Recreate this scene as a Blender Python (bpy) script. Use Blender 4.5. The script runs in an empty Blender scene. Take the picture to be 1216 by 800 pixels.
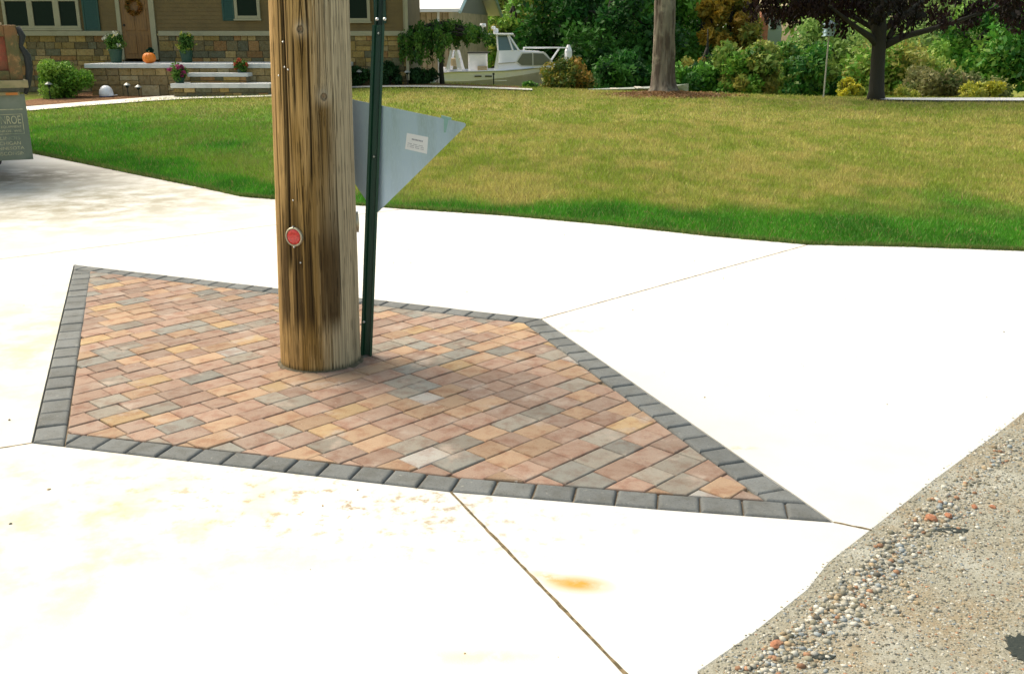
import bpy, bmesh, math, random
import numpy as np
from mathutils import Vector, Matrix
R = math.radians
S = bpy.context.scene
C = S.collection
rng = np.random.default_rng(7)
random.seed(7)

# ------------------------------------------------------------ camera, sky, sun, exposure
F_PX, EYE, HOR = 1180.0, 1.6, 45.0
TILT = math.atan((400 - HOR) / F_PX)
cam = bpy.data.cameras.new('camera'); cam_o = bpy.data.objects.new('camera', cam); C.objects.link(cam_o)
cam.sensor_width = 36; cam.lens = 36 * F_PX / 1216; cam.clip_end = 2000; cam.clip_start = .05
cam_o.location = (0, 0, EYE); cam_o.rotation_euler = (R(90) - TILT, 0, 0)
S.camera = cam_o
SUN_EL, SUN_AZ = R(50), R(-52)          # azimuth from +Y, negative = to the left
w = bpy.data.worlds.new('World'); S.world = w; w.use_nodes = True
nt = w.node_tree; sky = nt.nodes.new('ShaderNodeTexSky'); sky.sky_type = 'NISHITA'; sky.sun_disc = False
sky.sun_elevation = SUN_EL; sky.sun_rotation = SUN_AZ; sky.air_density = 1.0; sky.dust_density = 3.0; sky.ozone_density = .6
bg = nt.nodes['Background']; bg.inputs[1].default_value = .15
hz = nt.nodes.new('ShaderNodeMix'); hz.data_type = 'RGBA'; hz.blend_type = 'MULTIPLY'; hz.inputs[0].default_value = 1; hz.inputs[7].default_value = (1.12, 1.0, .74, 1)   # warm haze
nt.links.new(sky.outputs[0], hz.inputs[6]); nt.links.new(hz.outputs[2], bg.inputs[0])
sl = bpy.data.lights.new('sun', 'SUN'); sl.energy = 2.0; sl.angle = R(46); sl.color = (1, .95, .86)
so = bpy.data.objects.new('sun', sl); C.objects.link(so)
sd = Vector((math.sin(SUN_AZ) * math.cos(SUN_EL), math.cos(SUN_AZ) * math.cos(SUN_EL), math.sin(SUN_EL)))
so.rotation_euler = sd.to_track_quat('Z', 'Y').to_euler()
S.view_settings.view_transform = 'Standard'; S.view_settings.look = 'None'
S.view_settings.exposure = 1.0; S.view_settings.gamma = 1

# ------------------------------------------------------------ surveying helpers (photo point -> place in the world)
_c, _s = math.cos(TILT), math.sin(TILT)
def ray(x, y): return np.array([x - 608, F_PX * _c + (400 - y) * _s, -F_PX * _s + (400 - y) * _c]) / F_PX
def gr(x, y, Z=0.0):
    r = ray(x, y); k = (Z - EYE) / r[2]; return np.array([0, 0, EYE]) + k * r
def at(x, y, Y):
    r = ray(x, y); k = Y / r[1]; return np.array([0, 0, EYE]) + k * r
def ppm(Y, Z=0): return F_PX / (Y * _c + (EYE - Z) * _s)

# ------------------------------------------------------------ object helpers
def empty(name, loc, label, cat, rz=0, group=None):
    o = bpy.data.objects.new(name, None); C.objects.link(o); o.location = loc; o.rotation_euler = (0, 0, rz)
    o['label'] = label; o['category'] = cat
    if group: o['group'] = group
    return o
def tag(o, label=None, cat=None, group=None, kind=None):
    if label: o['label'] = label
    if cat: o['category'] = cat
    if group: o['group'] = group
    if kind: o['kind'] = kind
    return o
class MB:
    """collects faces, then links them as one mesh object"""
    def __init__(s): s.v = []; s.f = []; s.c = []
    def add(s, vs, fs, col=None):
        n = len(s.v); s.v += [tuple(map(float, p)) for p in vs]; s.f += [tuple(i + n for i in f) for f in fs]
        s.c += [col] * len(fs)
    def box(s, x0, x1, y0, y1, z0, z1, b=0, col=None, M=None):
        if b <= 0:
            v = [(x, y, z) for x in (x0, x1) for y in (y0, y1) for z in (z0, z1)]
            f = [(0, 1, 3, 2), (4, 6, 7, 5), (0, 4, 5, 1), (2, 3, 7, 6), (0, 2, 6, 4), (1, 5, 7, 3)]
        else:
            bm = bmesh.new(); bmesh.ops.create_cube(bm, size=1)
            bmesh.ops.scale(bm, vec=(x1 - x0, y1 - y0, z1 - z0), verts=bm.verts)
            bmesh.ops.translate(bm, vec=((x0 + x1) / 2, (y0 + y1) / 2, (z0 + z1) / 2), verts=bm.verts)
            bmesh.ops.bevel(bm, geom=bm.edges[:], offset=b, segments=2, profile=.6, affect='EDGES')
            bm.verts.index_update(); v = [tuple(p.co) for p in bm.verts]; f = [[q.index for q in p.verts] for p in bm.faces]; bm.free()
        if M is not None: v = [tuple(M @ Vector(p)) for p in v]
        s.add(v, f, col)
    def tube(s, pts, rad, n=8, col=None, cap=True):
        pts = [Vector(p) for p in pts]
        if not hasattr(rad, '__len__'): rad = [rad] * len(pts)
        base = len(s.v); up = None
        for i, p in enumerate(pts):
            d = (pts[min(i + 1, len(pts) - 1)] - pts[max(i - 1, 0)]).normalized()
            a = Vector((0, 0, 1)) if abs(d.z) < .9 else Vector((1, 0, 0))
            u = d.cross(a).normalized() if up is None else (up - d * up.dot(d)).normalized(); up = u
            v = d.cross(u)
            for k in range(n):
                t = 2 * math.pi * k / n; q = p + (u * math.cos(t) + v * math.sin(t)) * rad[i]; s.v.append(tuple(q))
        for i in range(len(pts) - 1):
            for k in range(n):
                a = base + i * n + k; b = base + i * n + (k + 1) % n
                s.f.append((a, b, b + n, a + n)); s.c.append(col)
        if cap:
            s.f.append(tuple(base + k for k in range(n))[::-1]); s.c.append(col)
            s.f.append(tuple(base + (len(pts) - 1) * n + k for k in range(n))); s.c.append(col)
    def lathe(s, prof, n=20, cx=0, cy=0, cz=0, col=None, lobes=0, amp=0):
        base = len(s.v)
        for r, z in prof:
            for k in range(n):
                t = 2 * math.pi * k / n; q = r * (1 + (amp * abs(math.cos(lobes * t / 2)) - amp / 2 if lobes else 0))
                s.v.append((cx + q * math.cos(t), cy + q * math.sin(t), cz + z))
        for i in range(len(prof) - 1):
            for k in range(n):
                a = base + i * n + k; b = base + i * n + (k + 1) % n
                s.f.append((a, b, b + n, a + n)); s.c.append(col)
        s.f.append(tuple(base + k for k in range(n))[::-1]); s.c.append(col)
        s.f.append(tuple(base + (len(prof) - 1) * n + k for k in range(n))); s.c.append(col)
    def prism(s, poly, y0, y1, col=None):
        """polygon in x/z, thick along y"""
        n = len(poly); v = [(x, y0, z) for x, z in poly] + [(x, y1, z) for x, z in poly]
        f = [tuple(range(n)), tuple(range(2 * n - 1, n - 1, -1))] + [(i, i + n, (i + 1) % n + n, (i + 1) % n) for i in range(n)]
        s.add(v, f, col)
    def slab(s, poly, z0, z1, gap=0, bev=0.004, col=None, jit=0, segs=2):
        """polygon in x/y as a slab with shrunken, rounded edges"""
        P = [np.array(p[:2], float) for p in poly]
        if area(P) < 0: P = P[::-1]
        q = [p for i, p in enumerate(P) if np.linalg.norm(p - P[i - 1]) > 5e-3]
        if len(q) < 3 or abs(area(q)) < 1e-4: return
        rings = [(gap, z0), (gap, z1 - bev)]
        for k in range(1, segs + 1):
            t = k / segs * math.pi / 2
            rings.append((gap + bev * (1 - math.cos(t)), z1 - bev + bev * math.sin(t)))
        base = len(s.v); n = len(q)
        for off, z in rings:
            for p in offset(q, off): s.v.append((p[0], p[1], z))
        for i in range(len(rings) - 1):
            for k in range(n):
                a = base + i * n + k; b = base + i * n + (k + 1) % n
                s.f.append((a, b, b + n, a + n)); s.c.append(col)
        s.f.append(tuple(base + (len(rings) - 1) * n + k for k in range(n))); s.c.append(col)
    def build(s, name, m=None, parent=None, smooth=False, loc=None):
        me = bpy.data.meshes.new(name); me.from_pydata(s.v, [], s.f); me.update()
        if any(c is not None for c in s.c):
            ca = me.color_attributes.new('Col', 'FLOAT_COLOR', 'CORNER'); arr = []
            for f, c in zip(s.f, s.c):
                c = c or (1, 1, 1); arr += [c[0], c[1], c[2], 1.0] * len(f)
            ca.data.foreach_set('color', arr)
        bm = bmesh.new(); bm.from_mesh(me); bmesh.ops.recalc_face_normals(bm, faces=bm.faces); bm.to_mesh(me); bm.free()
        if smooth: me.shade_smooth()
        if m: me.materials.append(m)
        o = bpy.data.objects.new(name, me); C.objects.link(o)
        if parent: o.parent = parent
        if loc is not None: o.location = loc
        return o
def area(P): return sum(P[i - 1][0] * P[i][1] - P[i][0] * P[i - 1][1] for i in range(len(P))) / 2
def offset(P, d):
    out = []; n = len(P)
    for i in range(n):
        a, b, c = P[i - 1], P[i], P[(i + 1) % n]
        e1 = (b - a) / max(np.linalg.norm(b - a), 1e-9); e2 = (c - b) / max(np.linalg.norm(c - b), 1e-9)
        n1 = np.array([-e1[1], e1[0]]); n2 = np.array([-e2[1], e2[0]]); m = n1 + n2
        k = 1 + n1.dot(n2); m = m / max(k, .35); out.append(b + m * d)
    return out
def clip(P, p, n):
    """keep the part of convex polygon P where (q-p).n >= 0"""
    out = []
    for i in range(len(P)):
        a, b = P[i - 1], P[i]; da, db = (a - p).dot(n), (b - p).dot(n)
        if (da >= 0) != (db >= 0): out.append(a + (b - a) * da / (da - db))
        if db >= 0: out.append(b)
    return out
def inside(x, y, P):
    r = np.zeros(np.shape(x), bool); n = len(P)
    for i in range(n):
        x0, y0 = P[i - 1][:2]; x1, y1 = P[i][:2]
        c = ((y0 > y) != (y1 > y)) & (x < (x1 - x0) * (y - y0) / ((y1 - y0) if y1 != y0 else 1e-9) + x0)
        r ^= c
    return r
def raw_mesh(name, V, Fv, nper, m, parent=None, col=None, smooth=False):
    """fast mesh from numpy: V (n,3), Fv flat indices, every face nper corners, col per face"""
    me = bpy.data.meshes.new(name); nf = len(Fv) // nper
    me.vertices.add(len(V)); me.vertices.foreach_set('co', np.asarray(V, np.float32).ravel())
    me.loops.add(len(Fv)); me.loops.foreach_set('vertex_index', np.asarray(Fv, np.int32))
    me.polygons.add(nf); me.polygons.foreach_set('loop_start', np.arange(nf, dtype=np.int32) * nper)
    me.update(calc_edges=True); me.validate()
    if col is not None:
        ca = me.color_attributes.new('Col', 'FLOAT_COLOR', 'CORNER')
        c = np.ones((nf, nper, 4), np.float32); c[:, :, :3] = np.asarray(col)[:, None, :]; ca.data.foreach_set('color', c.ravel())
    if smooth: me.shade_smooth()
    me.materials.append(m); o = bpy.data.objects.new(name, me); C.objects.link(o)
    if parent: o.parent = parent
    return o
def sm(a, b, x): t = np.clip((x - a) / (b - a), 0, 1); return t * t * (3 - 2 * t)
_tab = rng.random((256, 256))
def vnoise(x, y):
    x = np.asarray(x, float); y = np.asarray(y, float); i = np.floor(x).astype(int); j = np.floor(y).astype(int)
    u = x - i; v = y - j; u = u * u * (3 - 2 * u); v = v * v * (3 - 2 * v); g = lambda a, b: _tab[a % 256, b % 256]
    return (g(i, j) * (1 - u) + g(i + 1, j) * u) * (1 - v) + (g(i, j + 1) * (1 - u) + g(i + 1, j + 1) * u) * v
def fbm(x, y, o=4):
    r = 0; a = .5; t = 0
    for k in range(o): r = r + a * vnoise(x * 2 ** k + 17 * k, y * 2 ** k + 31 * k); t += a; a *= .5
    return r / t

# ------------------------------------------------------------ materials
def mat(name, col=(.5, .5, .5), rough=.7, metal=0, spec=.5, attr=False, noise=None, bump=None, trans=0, alpha=1, coat=0):
    """noise: list of (scale, (r,g,b), lo, hi, stretch xyz) laid over the base; bump: (scale, strength, distance, stretch)"""
    m = bpy.data.materials.new(name); m.use_nodes = True; n = m.node_tree.nodes; l = m.node_tree.links
    b = n['Principled BSDF']; b.inputs['Roughness'].default_value = rough; b.inputs['Metallic'].default_value = metal
    b.inputs['Specular IOR Level'].default_value = spec
    if coat: b.inputs['Coat Weight'].default_value = coat
    tc = n.new('ShaderNodeTexCoord')
    if attr:
        a = n.new('ShaderNodeAttribute'); a.attribute_name = 'Col'; cur = a.outputs['Color']
    else:
        a = n.new('ShaderNodeRGB'); a.outputs[0].default_value = (*col, 1); cur = a.outputs[0]
    for nz in (noise or []):
        sc, c2, lo, hi = nz[:4]; st = nz[4] if len(nz) > 4 else (1, 1, 1); blend = nz[5] if len(nz) > 5 else 'MIX'
        mp = n.new('ShaderNodeMapping'); mp.inputs['Scale'].default_value = st; l.new(tc.outputs['Object'], mp.inputs[0])
        t = n.new('ShaderNodeTexNoise'); t.inputs['Scale'].default_value = sc; t.inputs['Detail'].default_value = 5
        t.inputs['Roughness'].default_value = .6; l.new(mp.outputs[0], t.inputs['Vector'])
        r = n.new('ShaderNodeMapRange'); r.inputs[1].default_value = lo; r.inputs[2].default_value = hi; r.interpolation_type = 'SMOOTHSTEP'
        l.new(t.outputs['Fac'], r.inputs[0])
        x = n.new('ShaderNodeMix'); x.data_type = 'RGBA'; x.blend_type = blend; l.new(r.outputs[0], x.inputs[0]); l.new(cur, x.inputs[6])
        x.inputs[7].default_value = (*c2, 1); cur = x.outputs[2]
    l.new(cur, b.inputs['Base Color'])
    if bump:
        sc, stg, dist = bump[:3]; st = bump[3] if len(bump) > 3 else (1, 1, 1)
        mp = n.new('ShaderNodeMapping'); mp.inputs['Scale'].default_value = st; l.new(tc.outputs['Object'], mp.inputs[0])
        t = n.new('ShaderNodeTexNoise'); t.inputs['Scale'].default_value = sc; t.inputs['Detail'].default_value = 6; l.new(mp.outputs[0], t.inputs['Vector'])
        bp = n.new('ShaderNodeBump'); bp.inputs['Strength'].default_value = stg; bp.inputs['Distance'].default_value = dist
        l.new(t.outputs['Fac'], bp.inputs['Height']); l.new(bp.outputs[0], b.inputs['Normal'])
    if trans:
        b.inputs['Transmission Weight'].default_value = trans
    m['cur'] = 1
    return m
def leafmat(name):
    m = mat(name, attr=True, rough=.6, spec=.25); n = m.node_tree.nodes; l = m.node_tree.links
    b = n['Principled BSDF']; src = b.inputs['Base Color'].links[0].from_socket
    tr = n.new('ShaderNodeBsdfTranslucent'); l.new(src, tr.inputs[0]); mx = n.new('ShaderNodeMixShader'); mx.inputs[0].default_value = .3
    l.new(b.outputs[0], mx.inputs[1]); l.new(tr.outputs[0], mx.inputs[2]); l.new(mx.outputs[0], n['Material Output'].inputs[0])
    return m

M = {}
M['leaf'] = leafmat('leaf'); M['grass'] = leafmat('grass_blade')
M['bark'] = mat('bark', (.19, .165, .125), .95, noise=[(6, (.08, .06, .045), .4, .62, (1, 1, .18)), (2, (.27, .24, .18), .5, .7)], bump=(9, 1, .06, (1, 1, .2)))
M['dark_bark'] = mat('dark_bark', (.028, .026, .019), .95, bump=(14, .8, .03, (1, 1, .3)))
M['soil'] = mat('soil', attr=True, rough=1, spec=.1, noise=[(30, (.09, .075, .045), .5, .75)], bump=(40, .6, .02))
M['mulch'] = mat('mulch', (.16, .085, .045), 1, spec=.1, noise=[(18, (.26, .15, .08), .45, .6)], bump=(30, 1, .04))
M['white_paint'] = mat('white_paint', (.72, .72, .68), .5, noise=[(3, (.6, .6, .55), .5, .8)])
M['trim'] = mat('trim', (.29, .27, .17), .6, noise=[(4, (.24, .22, .13), .5, .8)])
M['siding'] = mat('siding', (.14, .095, .03), .75, noise=[(2, (.11, .075, .025), .4, .7), (25, (.16, .11, .04), .5, .8, (.2, 1, 4))])
M['stone'] = mat('stone_veneer', attr=True, rough=.9, spec=.2, noise=[(9, (.72, .66, .55), .42, .75, (1, 1, 1), 'MULTIPLY')], bump=(14, .8, .03))
M['mortar'] = mat('mortar', (.15, .13, .08), .95, noise=[(12, (.2, .17, .11), .4, .7)])
M['glass'] = mat('window_glass', (.004, .014, .008), .3, spec=.12)
M['shutter'] = mat('shutter_teal', (.004, .05, .035), .55)
M['door'] = mat('door_wood', (.20, .095, .02), .45, noise=[(5, (.12, .055, .012), .4, .7, (6, 1, .6))])
M['porch'] = mat('porch_concrete', (.55, .56, .56), .8, noise=[(3, (.45, .46, .46), .45, .7), (40, (.6, .6, .58), .5, .8)], bump=(60, .2, .005))
M['roof'] = mat('roof_shingle', (.13, .12, .11), .9, noise=[(12, (.2, .18, .16), .45, .65)], bump=(25, .6, .02))
M['white_roof'] = mat('white_metal_roof', (.8, .8, .8), .35)
M['tan_siding'] = mat('tan_siding', (.58, .45, .27), .7, noise=[(3, (.38, .3, .17), .4, .7)])
M['grey_siding'] = mat('grey_gable_siding', (.25, .24, .19), .8)
M['green_pot'] = mat('green_pot', (.015, .06, .035), .45)
M['black'] = mat('black_rubber', (.015, .017, .015), .7)
M['chrome'] = mat('galvanised', (.6, .62, .62), .35, metal=1)
M['gel'] = mat('boat_gelcoat', (.86, .87, .90), .25, coat=.3, noise=[(2, (.80, .81, .84), .45, .75)])
M['hull_low'] = mat('boat_bottom_paint', (.50, .48, .42), .6, noise=[(2.5, (.42, .40, .34), .4, .7)])
M['tint'] = mat('tinted_window', (.12, .14, .12), .1, spec=.8)
M['shield'] = mat('windshield', (.09, .16, .15), .08, spec=.9)
M['cushion'] = mat('cushion', (.33, .27, .16), .7)

# ------------------------------------------------------------ terrain
cr = [gr(620, 104), gr(800, 111), gr(1000, 116.5), gr(1195, 118)]
crx = [-30, -3] + [c[0] for c in cr[1:]] + [40]; cry = [33.2, 32.8] + [c[1] + .4 for c in cr[1:]] + [27.5]
def T(x, y):
    x = np.asarray(x, float); y = np.asarray(y, float)
    c = np.interp(x, crx, cry)
    drop = 1.6 * sm(0, 13, y - c) * sm(-5.5, -2.5, x)
    rise = .2 * np.exp(-((x + 3) / 4.5) ** 2) * sm(23, 30.5, y)
    return rise - drop
EDGE = [gr(*p)[:2] for p in ((-700, 95), (-400, 122), (-200, 146), (0, 174), (40, 182.5), (100, 194.5), (170, 209), (240, 223), (285, 233), (305, 235), (400, 242), (480, 248), (600, 256), (720, 267), (840, 280), (960, 290.5), (1080, 293), (1195, 297), (1320, 302), (1600, 312), (2200, 330))]
EDGE = [np.array(p) for p in EDGE]
WALK = [gr(x, y)[:2] for x, y in ((38, 126), (110, 121), (180, 116), (230, 113.5), (330, 111))]
WALK_N = [gr(x, y)[:2] for x, y in ((38, 132), (110, 125), (180, 119), (250, 117), (330, 117))]
LAWN = [np.array((-60, 26))] + [p for p in EDGE] + [np.array((40, 27)), np.array((16, 29))] + [np.array((a, b)) for a, b in zip(crx[::-1][1:4], [v + .3 for v in cry[::-1][1:4]])] + [np.array((-3, 33.2)), np.array((-3.2, 30.4)), np.array((-7.2, 29.6))] + WALK_N[::-1] + [np.array((-60, 34))]
ex = np.array([p[0] for p in EDGE]); ey = np.array([p[1] for p in EDGE])
order = np.argsort(ex); exs, eys = ex[order], ey[order]
def lawn_color(x, y):
    """colour of the turf itself: lush along the drive, dry and straw coloured further in"""
    d = y - np.interp(x, exs, eys)
    n = fbm(x * .9 + 5, y * .45 + 3, 4); n2 = fbm(x * 3.1, y * 1.6, 3)
    band = 1.0 + 1.7 * sm(1, 6, x) + .5 * sm(-2, -8, x)
    lush = 1 - sm(.35, 1.5, d / band + (n - .5) * 2.2)
    left = sm(-1, -5, x) * (.62 + .8 * (n - .5)) * sm(30, 17, y)
    g = np.clip(np.maximum(lush, left) + .22, 0, 1)
    n3 = fbm(x * 7 + 9, y * 5, 3); dry = np.clip(.47 + (n - .5) * 1.7 + (n2 - .5) * 1.6 + (n3 - .5) * 1.5, 0, 1)
    tan = np.array([.52, .43, .14]); olive = np.array([.29, .325, .05]); green = np.array([.075, .27, .018]); deep = np.array([.050, .19, .014])
    base = olive[None] + (tan - olive)[None] * dry[..., None]
    gg = green[None] + (deep - green)[None] * np.clip((n2 - .4) * 3, 0, 1)[..., None]
    c = base * (1 - g[..., None]) + gg * g[..., None]
    edge = sm(.12, .0, d)[..., None]
    return c * (1 - edge * .5) + np.array([.16, .12, .06])[None] * edge * .5
def grid_mesh(name, xs, ys, m, dz=0, zf=T, col=None):
    X, Y = np.meshgrid(xs, ys); Z = zf(X, Y) + dz; V = np.stack([X.ravel(), Y.ravel(), Z.ravel()], 1)
    nx, ny = len(xs), len(ys); i = (np.arange(ny - 1)[:, None] * nx + np.arange(nx - 1)[None]).ravel()
    Fv = np.stack([i, i + 1, i + 1 + nx, i + nx], 1).ravel()
    cc = None
    if col is not None: cc = col((X[:-1, :-1] + X[1:, 1:]).ravel() / 2, (Y[:-1, :-1] + Y[1:, 1:]).ravel() / 2)
    o = raw_mesh(name, V, Fv, 4, m, col=cc, smooth=True); return o
xs = np.concatenate([np.linspace(-400, -22, 14), np.arange(-20, 26, .22), np.linspace(28, 400, 14)])
ys = np.concatenate([np.linspace(-60, 1.0, 8), np.arange(1.5, 7, .4), np.arange(7.1, 36, .14), np.arange(36, 62, 1.), np.linspace(64, 900, 16)])
inlay_dip = lambda x, y: T(x, y) - .13 * (1 - sm(-.25, -.12, y - np.interp(x, exs, eys)))
g = grid_mesh('lawn', xs, ys, M['soil'], -.012, zf=inlay_dip, col=lambda x, y: lawn_color(x, y) * .62)
tag(g, 'lawn running back from the concrete drive to the trees', kind='structure')

# grass blades: one object
def blades(n, y0, y1, x0f, x1f):
    y = y0 + (y1 - y0) * rng.random(n); x = x0f(y) + (x1f(y) - x0f(y)) * rng.random(n)
    k = inside(x, y, LAWN); return x[k], y[k]
lo = lambda y: -(y * .58 + .8); hi = lambda y: y * .55 + .8
bx, by = [], []
for n, a, b in ((150000, 7.4, 10), (150000, 10, 14), (120000, 14, 20), (110000, 20, 33)):
    x_, y_ = blades(n, a, b, lo, hi); bx.append(x_); by.append(y_)
# a ragged fringe along the edge of the drive
t_ = rng.random(26000) * (len(EDGE) - 1); i_ = t_.astype(int); f_ = (t_ - i_)[:, None]; E_ = np.array(EDGE)
pe = E_[i_] * (1 - f_) + E_[np.minimum(i_ + 1, len(EDGE) - 1)] * f_; pe[:, 1] += -.015 + .06 * rng.random(len(pe))
k_ = (pe[:, 0] > -9) & (pe[:, 0] < 6); bx.append(pe[k_, 0]); by.append(pe[k_, 1])
bx = np.concatenate(bx); by = np.concatenate(by); n = len(bx)
mul = (bx - 4.5) ** 2 + (by - 29.6) ** 2 * 1.6 > 1.6 ** 2 * (.6 + .8 * rng.random(n)); bx, by = bx[mul], by[mul]; n = len(bx)
sc = np.clip(by / 9, .9, 2.6)
bh = (.030 + .026 * rng.random(n)) * np.clip(sc, 1, 1.35) * (.7 + .6 * fbm(bx * 1.5, by * 1.5)); bw = .0045 * sc * (.7 + .6 * rng.random(n))
an = rng.random(n) * 6.283; ln = bh * (.25 + .6 * rng.random(n)); ld = rng.random(n) * 6.283
z0 = T(bx, by) - .012; cx, cy = np.cos(an) * bw, np.sin(an) * bw
V = np.stack([np.stack([bx - cx, by - cy, z0], 1), np.stack([bx + cx, by + cy, z0], 1), np.stack([bx + np.cos(ld) * ln, by + np.sin(ld) * ln, z0 + bh], 1)], 1).reshape(-1, 3)
gc = lawn_color(bx, by) * (.7 + .65 * rng.random(n))[:, None]
straw = rng.random(n) < .06; gc[straw] = np.array([.3, .24, .1]) * (.7 + .5 * rng.random(straw.sum()))[:, None]
g = raw_mesh('grass', V, np.arange(3 * n), 3, M['grass'], col=gc); tag(g, 'short lawn grass, lush green by the drive and straw coloured further back', 'grass', kind='stuff')

# ------------------------------------------------------------ paver inlay and concrete
A, B_, C_, D = [gr(*p)[:2] for p in ((88, 314.5), (643, 378.5), (990, 619.5), (38, 525.5))]
D2 = [gr(*p)[:2] for p in ((300, 556), (535, 583.5), (780, 604))]
Jb = D2[1]
OUT = [A, D] + D2 + [C_, B_]          # counter-clockwise
def conc_mat():
    m = mat('concrete', (.60, .60, .575), .85, spec=.3, noise=[(1.1, (.54, .53, .48), .45, .8), (160, (.55, .54, .50), .55, .8), (.5, (.62, .62, .60), .5, .7)], bump=(220, .25, .004))
    n = m.node_tree.nodes; l = m.node_tree.links; b = n['Principled BSDF']; cur = b.inputs['Base Color'].links[0].from_socket
    geo = n.new('ShaderNodeNewGeometry')
    def spot(px, py, rx, ry, rot, colr, lo, hi, nsc, amt):
        nonlocal cur
        p = gr(px, py); mp = n.new('ShaderNodeMapping'); mp.vector_type = 'TEXTURE'
        mp.inputs['Location'].default_value = (p[0], p[1], 0); mp.inputs['Rotation'].default_value = (0, 0, rot); mp.inputs['Scale'].default_value = (rx, ry, 1)
        l.new(geo.outputs['Position'], mp.inputs[0])
        ln_ = n.new('ShaderNodeVectorMath'); ln_.operation = 'LENGTH'; l.new(mp.outputs[0], ln_.inputs[0])
        t = n.new('ShaderNodeTexNoise'); t.inputs['Scale'].default_value = nsc; t.inputs['Detail'].default_value = 6; t.inputs['Roughness'].default_value = .65; l.new(geo.outputs['Position'], t.inputs['Vector'])
        a = n.new('ShaderNodeMapRange'); a.inputs[1].default_value = 1; a.inputs[2].default_value = .2; l.new(ln_.outputs['Value'], a.inputs[0])
        q = n.new('ShaderNodeMapRange'); q.inputs[1].default_value = lo; q.inputs[2].default_value = hi; q.interpolation_type = 'SMOOTHSTEP'; l.new(t.outputs['Fac'], q.inputs[0])
        mu = n.new('ShaderNodeMath'); mu.operation = 'MULTIPLY'; l.new(a.outputs[0], mu.inputs[0]); l.new(q.outputs[0], mu.inputs[1])
        m2 = n.new('ShaderNodeMath'); m2.operation = 'MULTIPLY'; l.new(mu.outputs[0], m2.inputs[0]); m2.inputs[1].default_value = amt
        x = n.new('ShaderNodeMix'); x.data_type = 'RGBA'; l.new(m2.outputs[0], x.inputs[0]); l.new(cur, x.inputs[6]); x.inputs[7].default_value = (*colr, 1); cur = x.outputs[2]
    spot(686, 693, .125, .06, -.15, (.55, .26, .035), .15, .45, 6, 1)
    spot(660, 687, .10, .035, -.5, (.5, .28, .06), .3, .5, 9, .9)
    spot(400, 600, 1.3, .42, -.2, (.27, .20, .11), .54, .66, 16, .85)
    spot(505, 600, .35, .2, -.2, (.30, .22, .12), .52, .66, 20, .85)
    spot(90, 640, 1.3, .9, 0, (.46, .40, .23), .42, .7, 4, .75)
    spot(60, 560, .9, .3, 0, (.45, .40, .25), .45, .7, 7, .6)
    spot(40, 400, .7, 2.2, .3, (.40, .36, .22), .3, .7, 4, .75)
    spot(110, 240, 2.6, 2.8, .3, (.28, .26, .19), .3, .65, 3, .95)  # stain darkened to carry the truck's grey shade in the concrete colour
    spot(30, 210, 2.0, 1.6, 0, (.15, .14, .11), .25, .55, 2, .95)  # darker stain by the tail, the truck's shade painted into the colour
    spot(880, 533, .10, .04, 0, (.45, .33, .18), .4, .6, 12, .8)
    spot(690, 390, .25, .25, 0, (.42, .36, .26), .5, .62, 15, .7)
    spot(570, 780, .25, .05, 0, (.6, .48, .25), .4, .6, 8, .5)
    spot(1120, 350, 1.3, .6, 0, (.36, .40, .45), .35, .65, 3, .7)
    l.new(cur, b.inputs['Base Color']); return m
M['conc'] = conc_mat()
def P2(x, y): return np.array(gr(x, y)[:2])
J1L = P2(-150, 346); J1L2 = P2(-700, 395)
J1R = np.array(EDGE[11]); J2R = np.array(EDGE[15])
C0, G2 = C_, P2(1035, 629); GR = [P2(1195, 507), P2(1260, 455)]; GR = [P2(1110, 570)] + GR
GL = [P2(985, 668), P2(960, 700), P2(895, 752), P2(830, 797), P2(760, 850)]
J4 = P2(745, 802); J4e = Jb + (J4 - Jb) * 1.1
J5 = P2(-20, 535); J5e = D + (J5 - D) * 9
ed = [np.array(p) for p in EDGE]
panels = [
    [A, J1R] + ed[10::-1] + [np.array((-40, 12)), J1L2],
    [A, B_, J2R] + ed[14:10:-1],
    [B_, C_, G2] + GR + [P2(1420, 400), P2(2200, 372)] + ed[:15:-1] + [J2R],
    [C_, D2[2], Jb, J4e, np.array((.22, .2)), np.array((.40, .2))] + GL[:-1][::-1] + [G2],
    [D, J5e, np.array((-9, .2)), np.array((.22, .2)), J4e, Jb, D2[0]],
    [A, J1L2, np.array((-14, 5)), J5e, D],
]
cb = MB()
for p in panels: cb.slab(p, -.10, 0.0, gap=.0030, bev=.0025)
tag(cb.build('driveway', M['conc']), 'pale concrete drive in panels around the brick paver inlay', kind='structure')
u = MB(); u.box(-16, 9, .2, 16, -.20, -.105); tag(u.build('drive_base', mat('joint_dirt', (.11, .085, .05), 1)), kind='structure')
# dirt and grit packed into the panel joints
jd = MB()
for a, b in ((B_, J2R), (Jb, J4e), (J1L2, J1R), (D, J5e), (C_, G2)):
    d = (b - a); L = np.linalg.norm(d); d /= L; nn = np.array([-d[1], d[0]]) * .0060
    nseg = max(2, int(L / .03)); pts = [a + d * L * k / nseg for k in range(nseg + 1)]; zz = [.0002 + .0012 * random.random() for _ in pts]
    v = []; f = []
    for k, p in enumerate(pts): qa, qb = nn * random.uniform(.6, 1.25), nn * random.uniform(.6, 1.25); v += [(p[0] - qa[0], p[1] - qa[1], zz[k]), (p[0] + qb[0], p[1] + qb[1], zz[k])]
    for k in range(nseg): f.append((2 * k, 2 * k + 1, 2 * k + 3, 2 * k + 2))
    jd.add(v, f)
tag(jd.build('joint_filler', mat('joint_filler', (.20, .15, .08), 1, noise=[(40, (.09, .07, .035), .4, .6)])), kind='structure')

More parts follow.
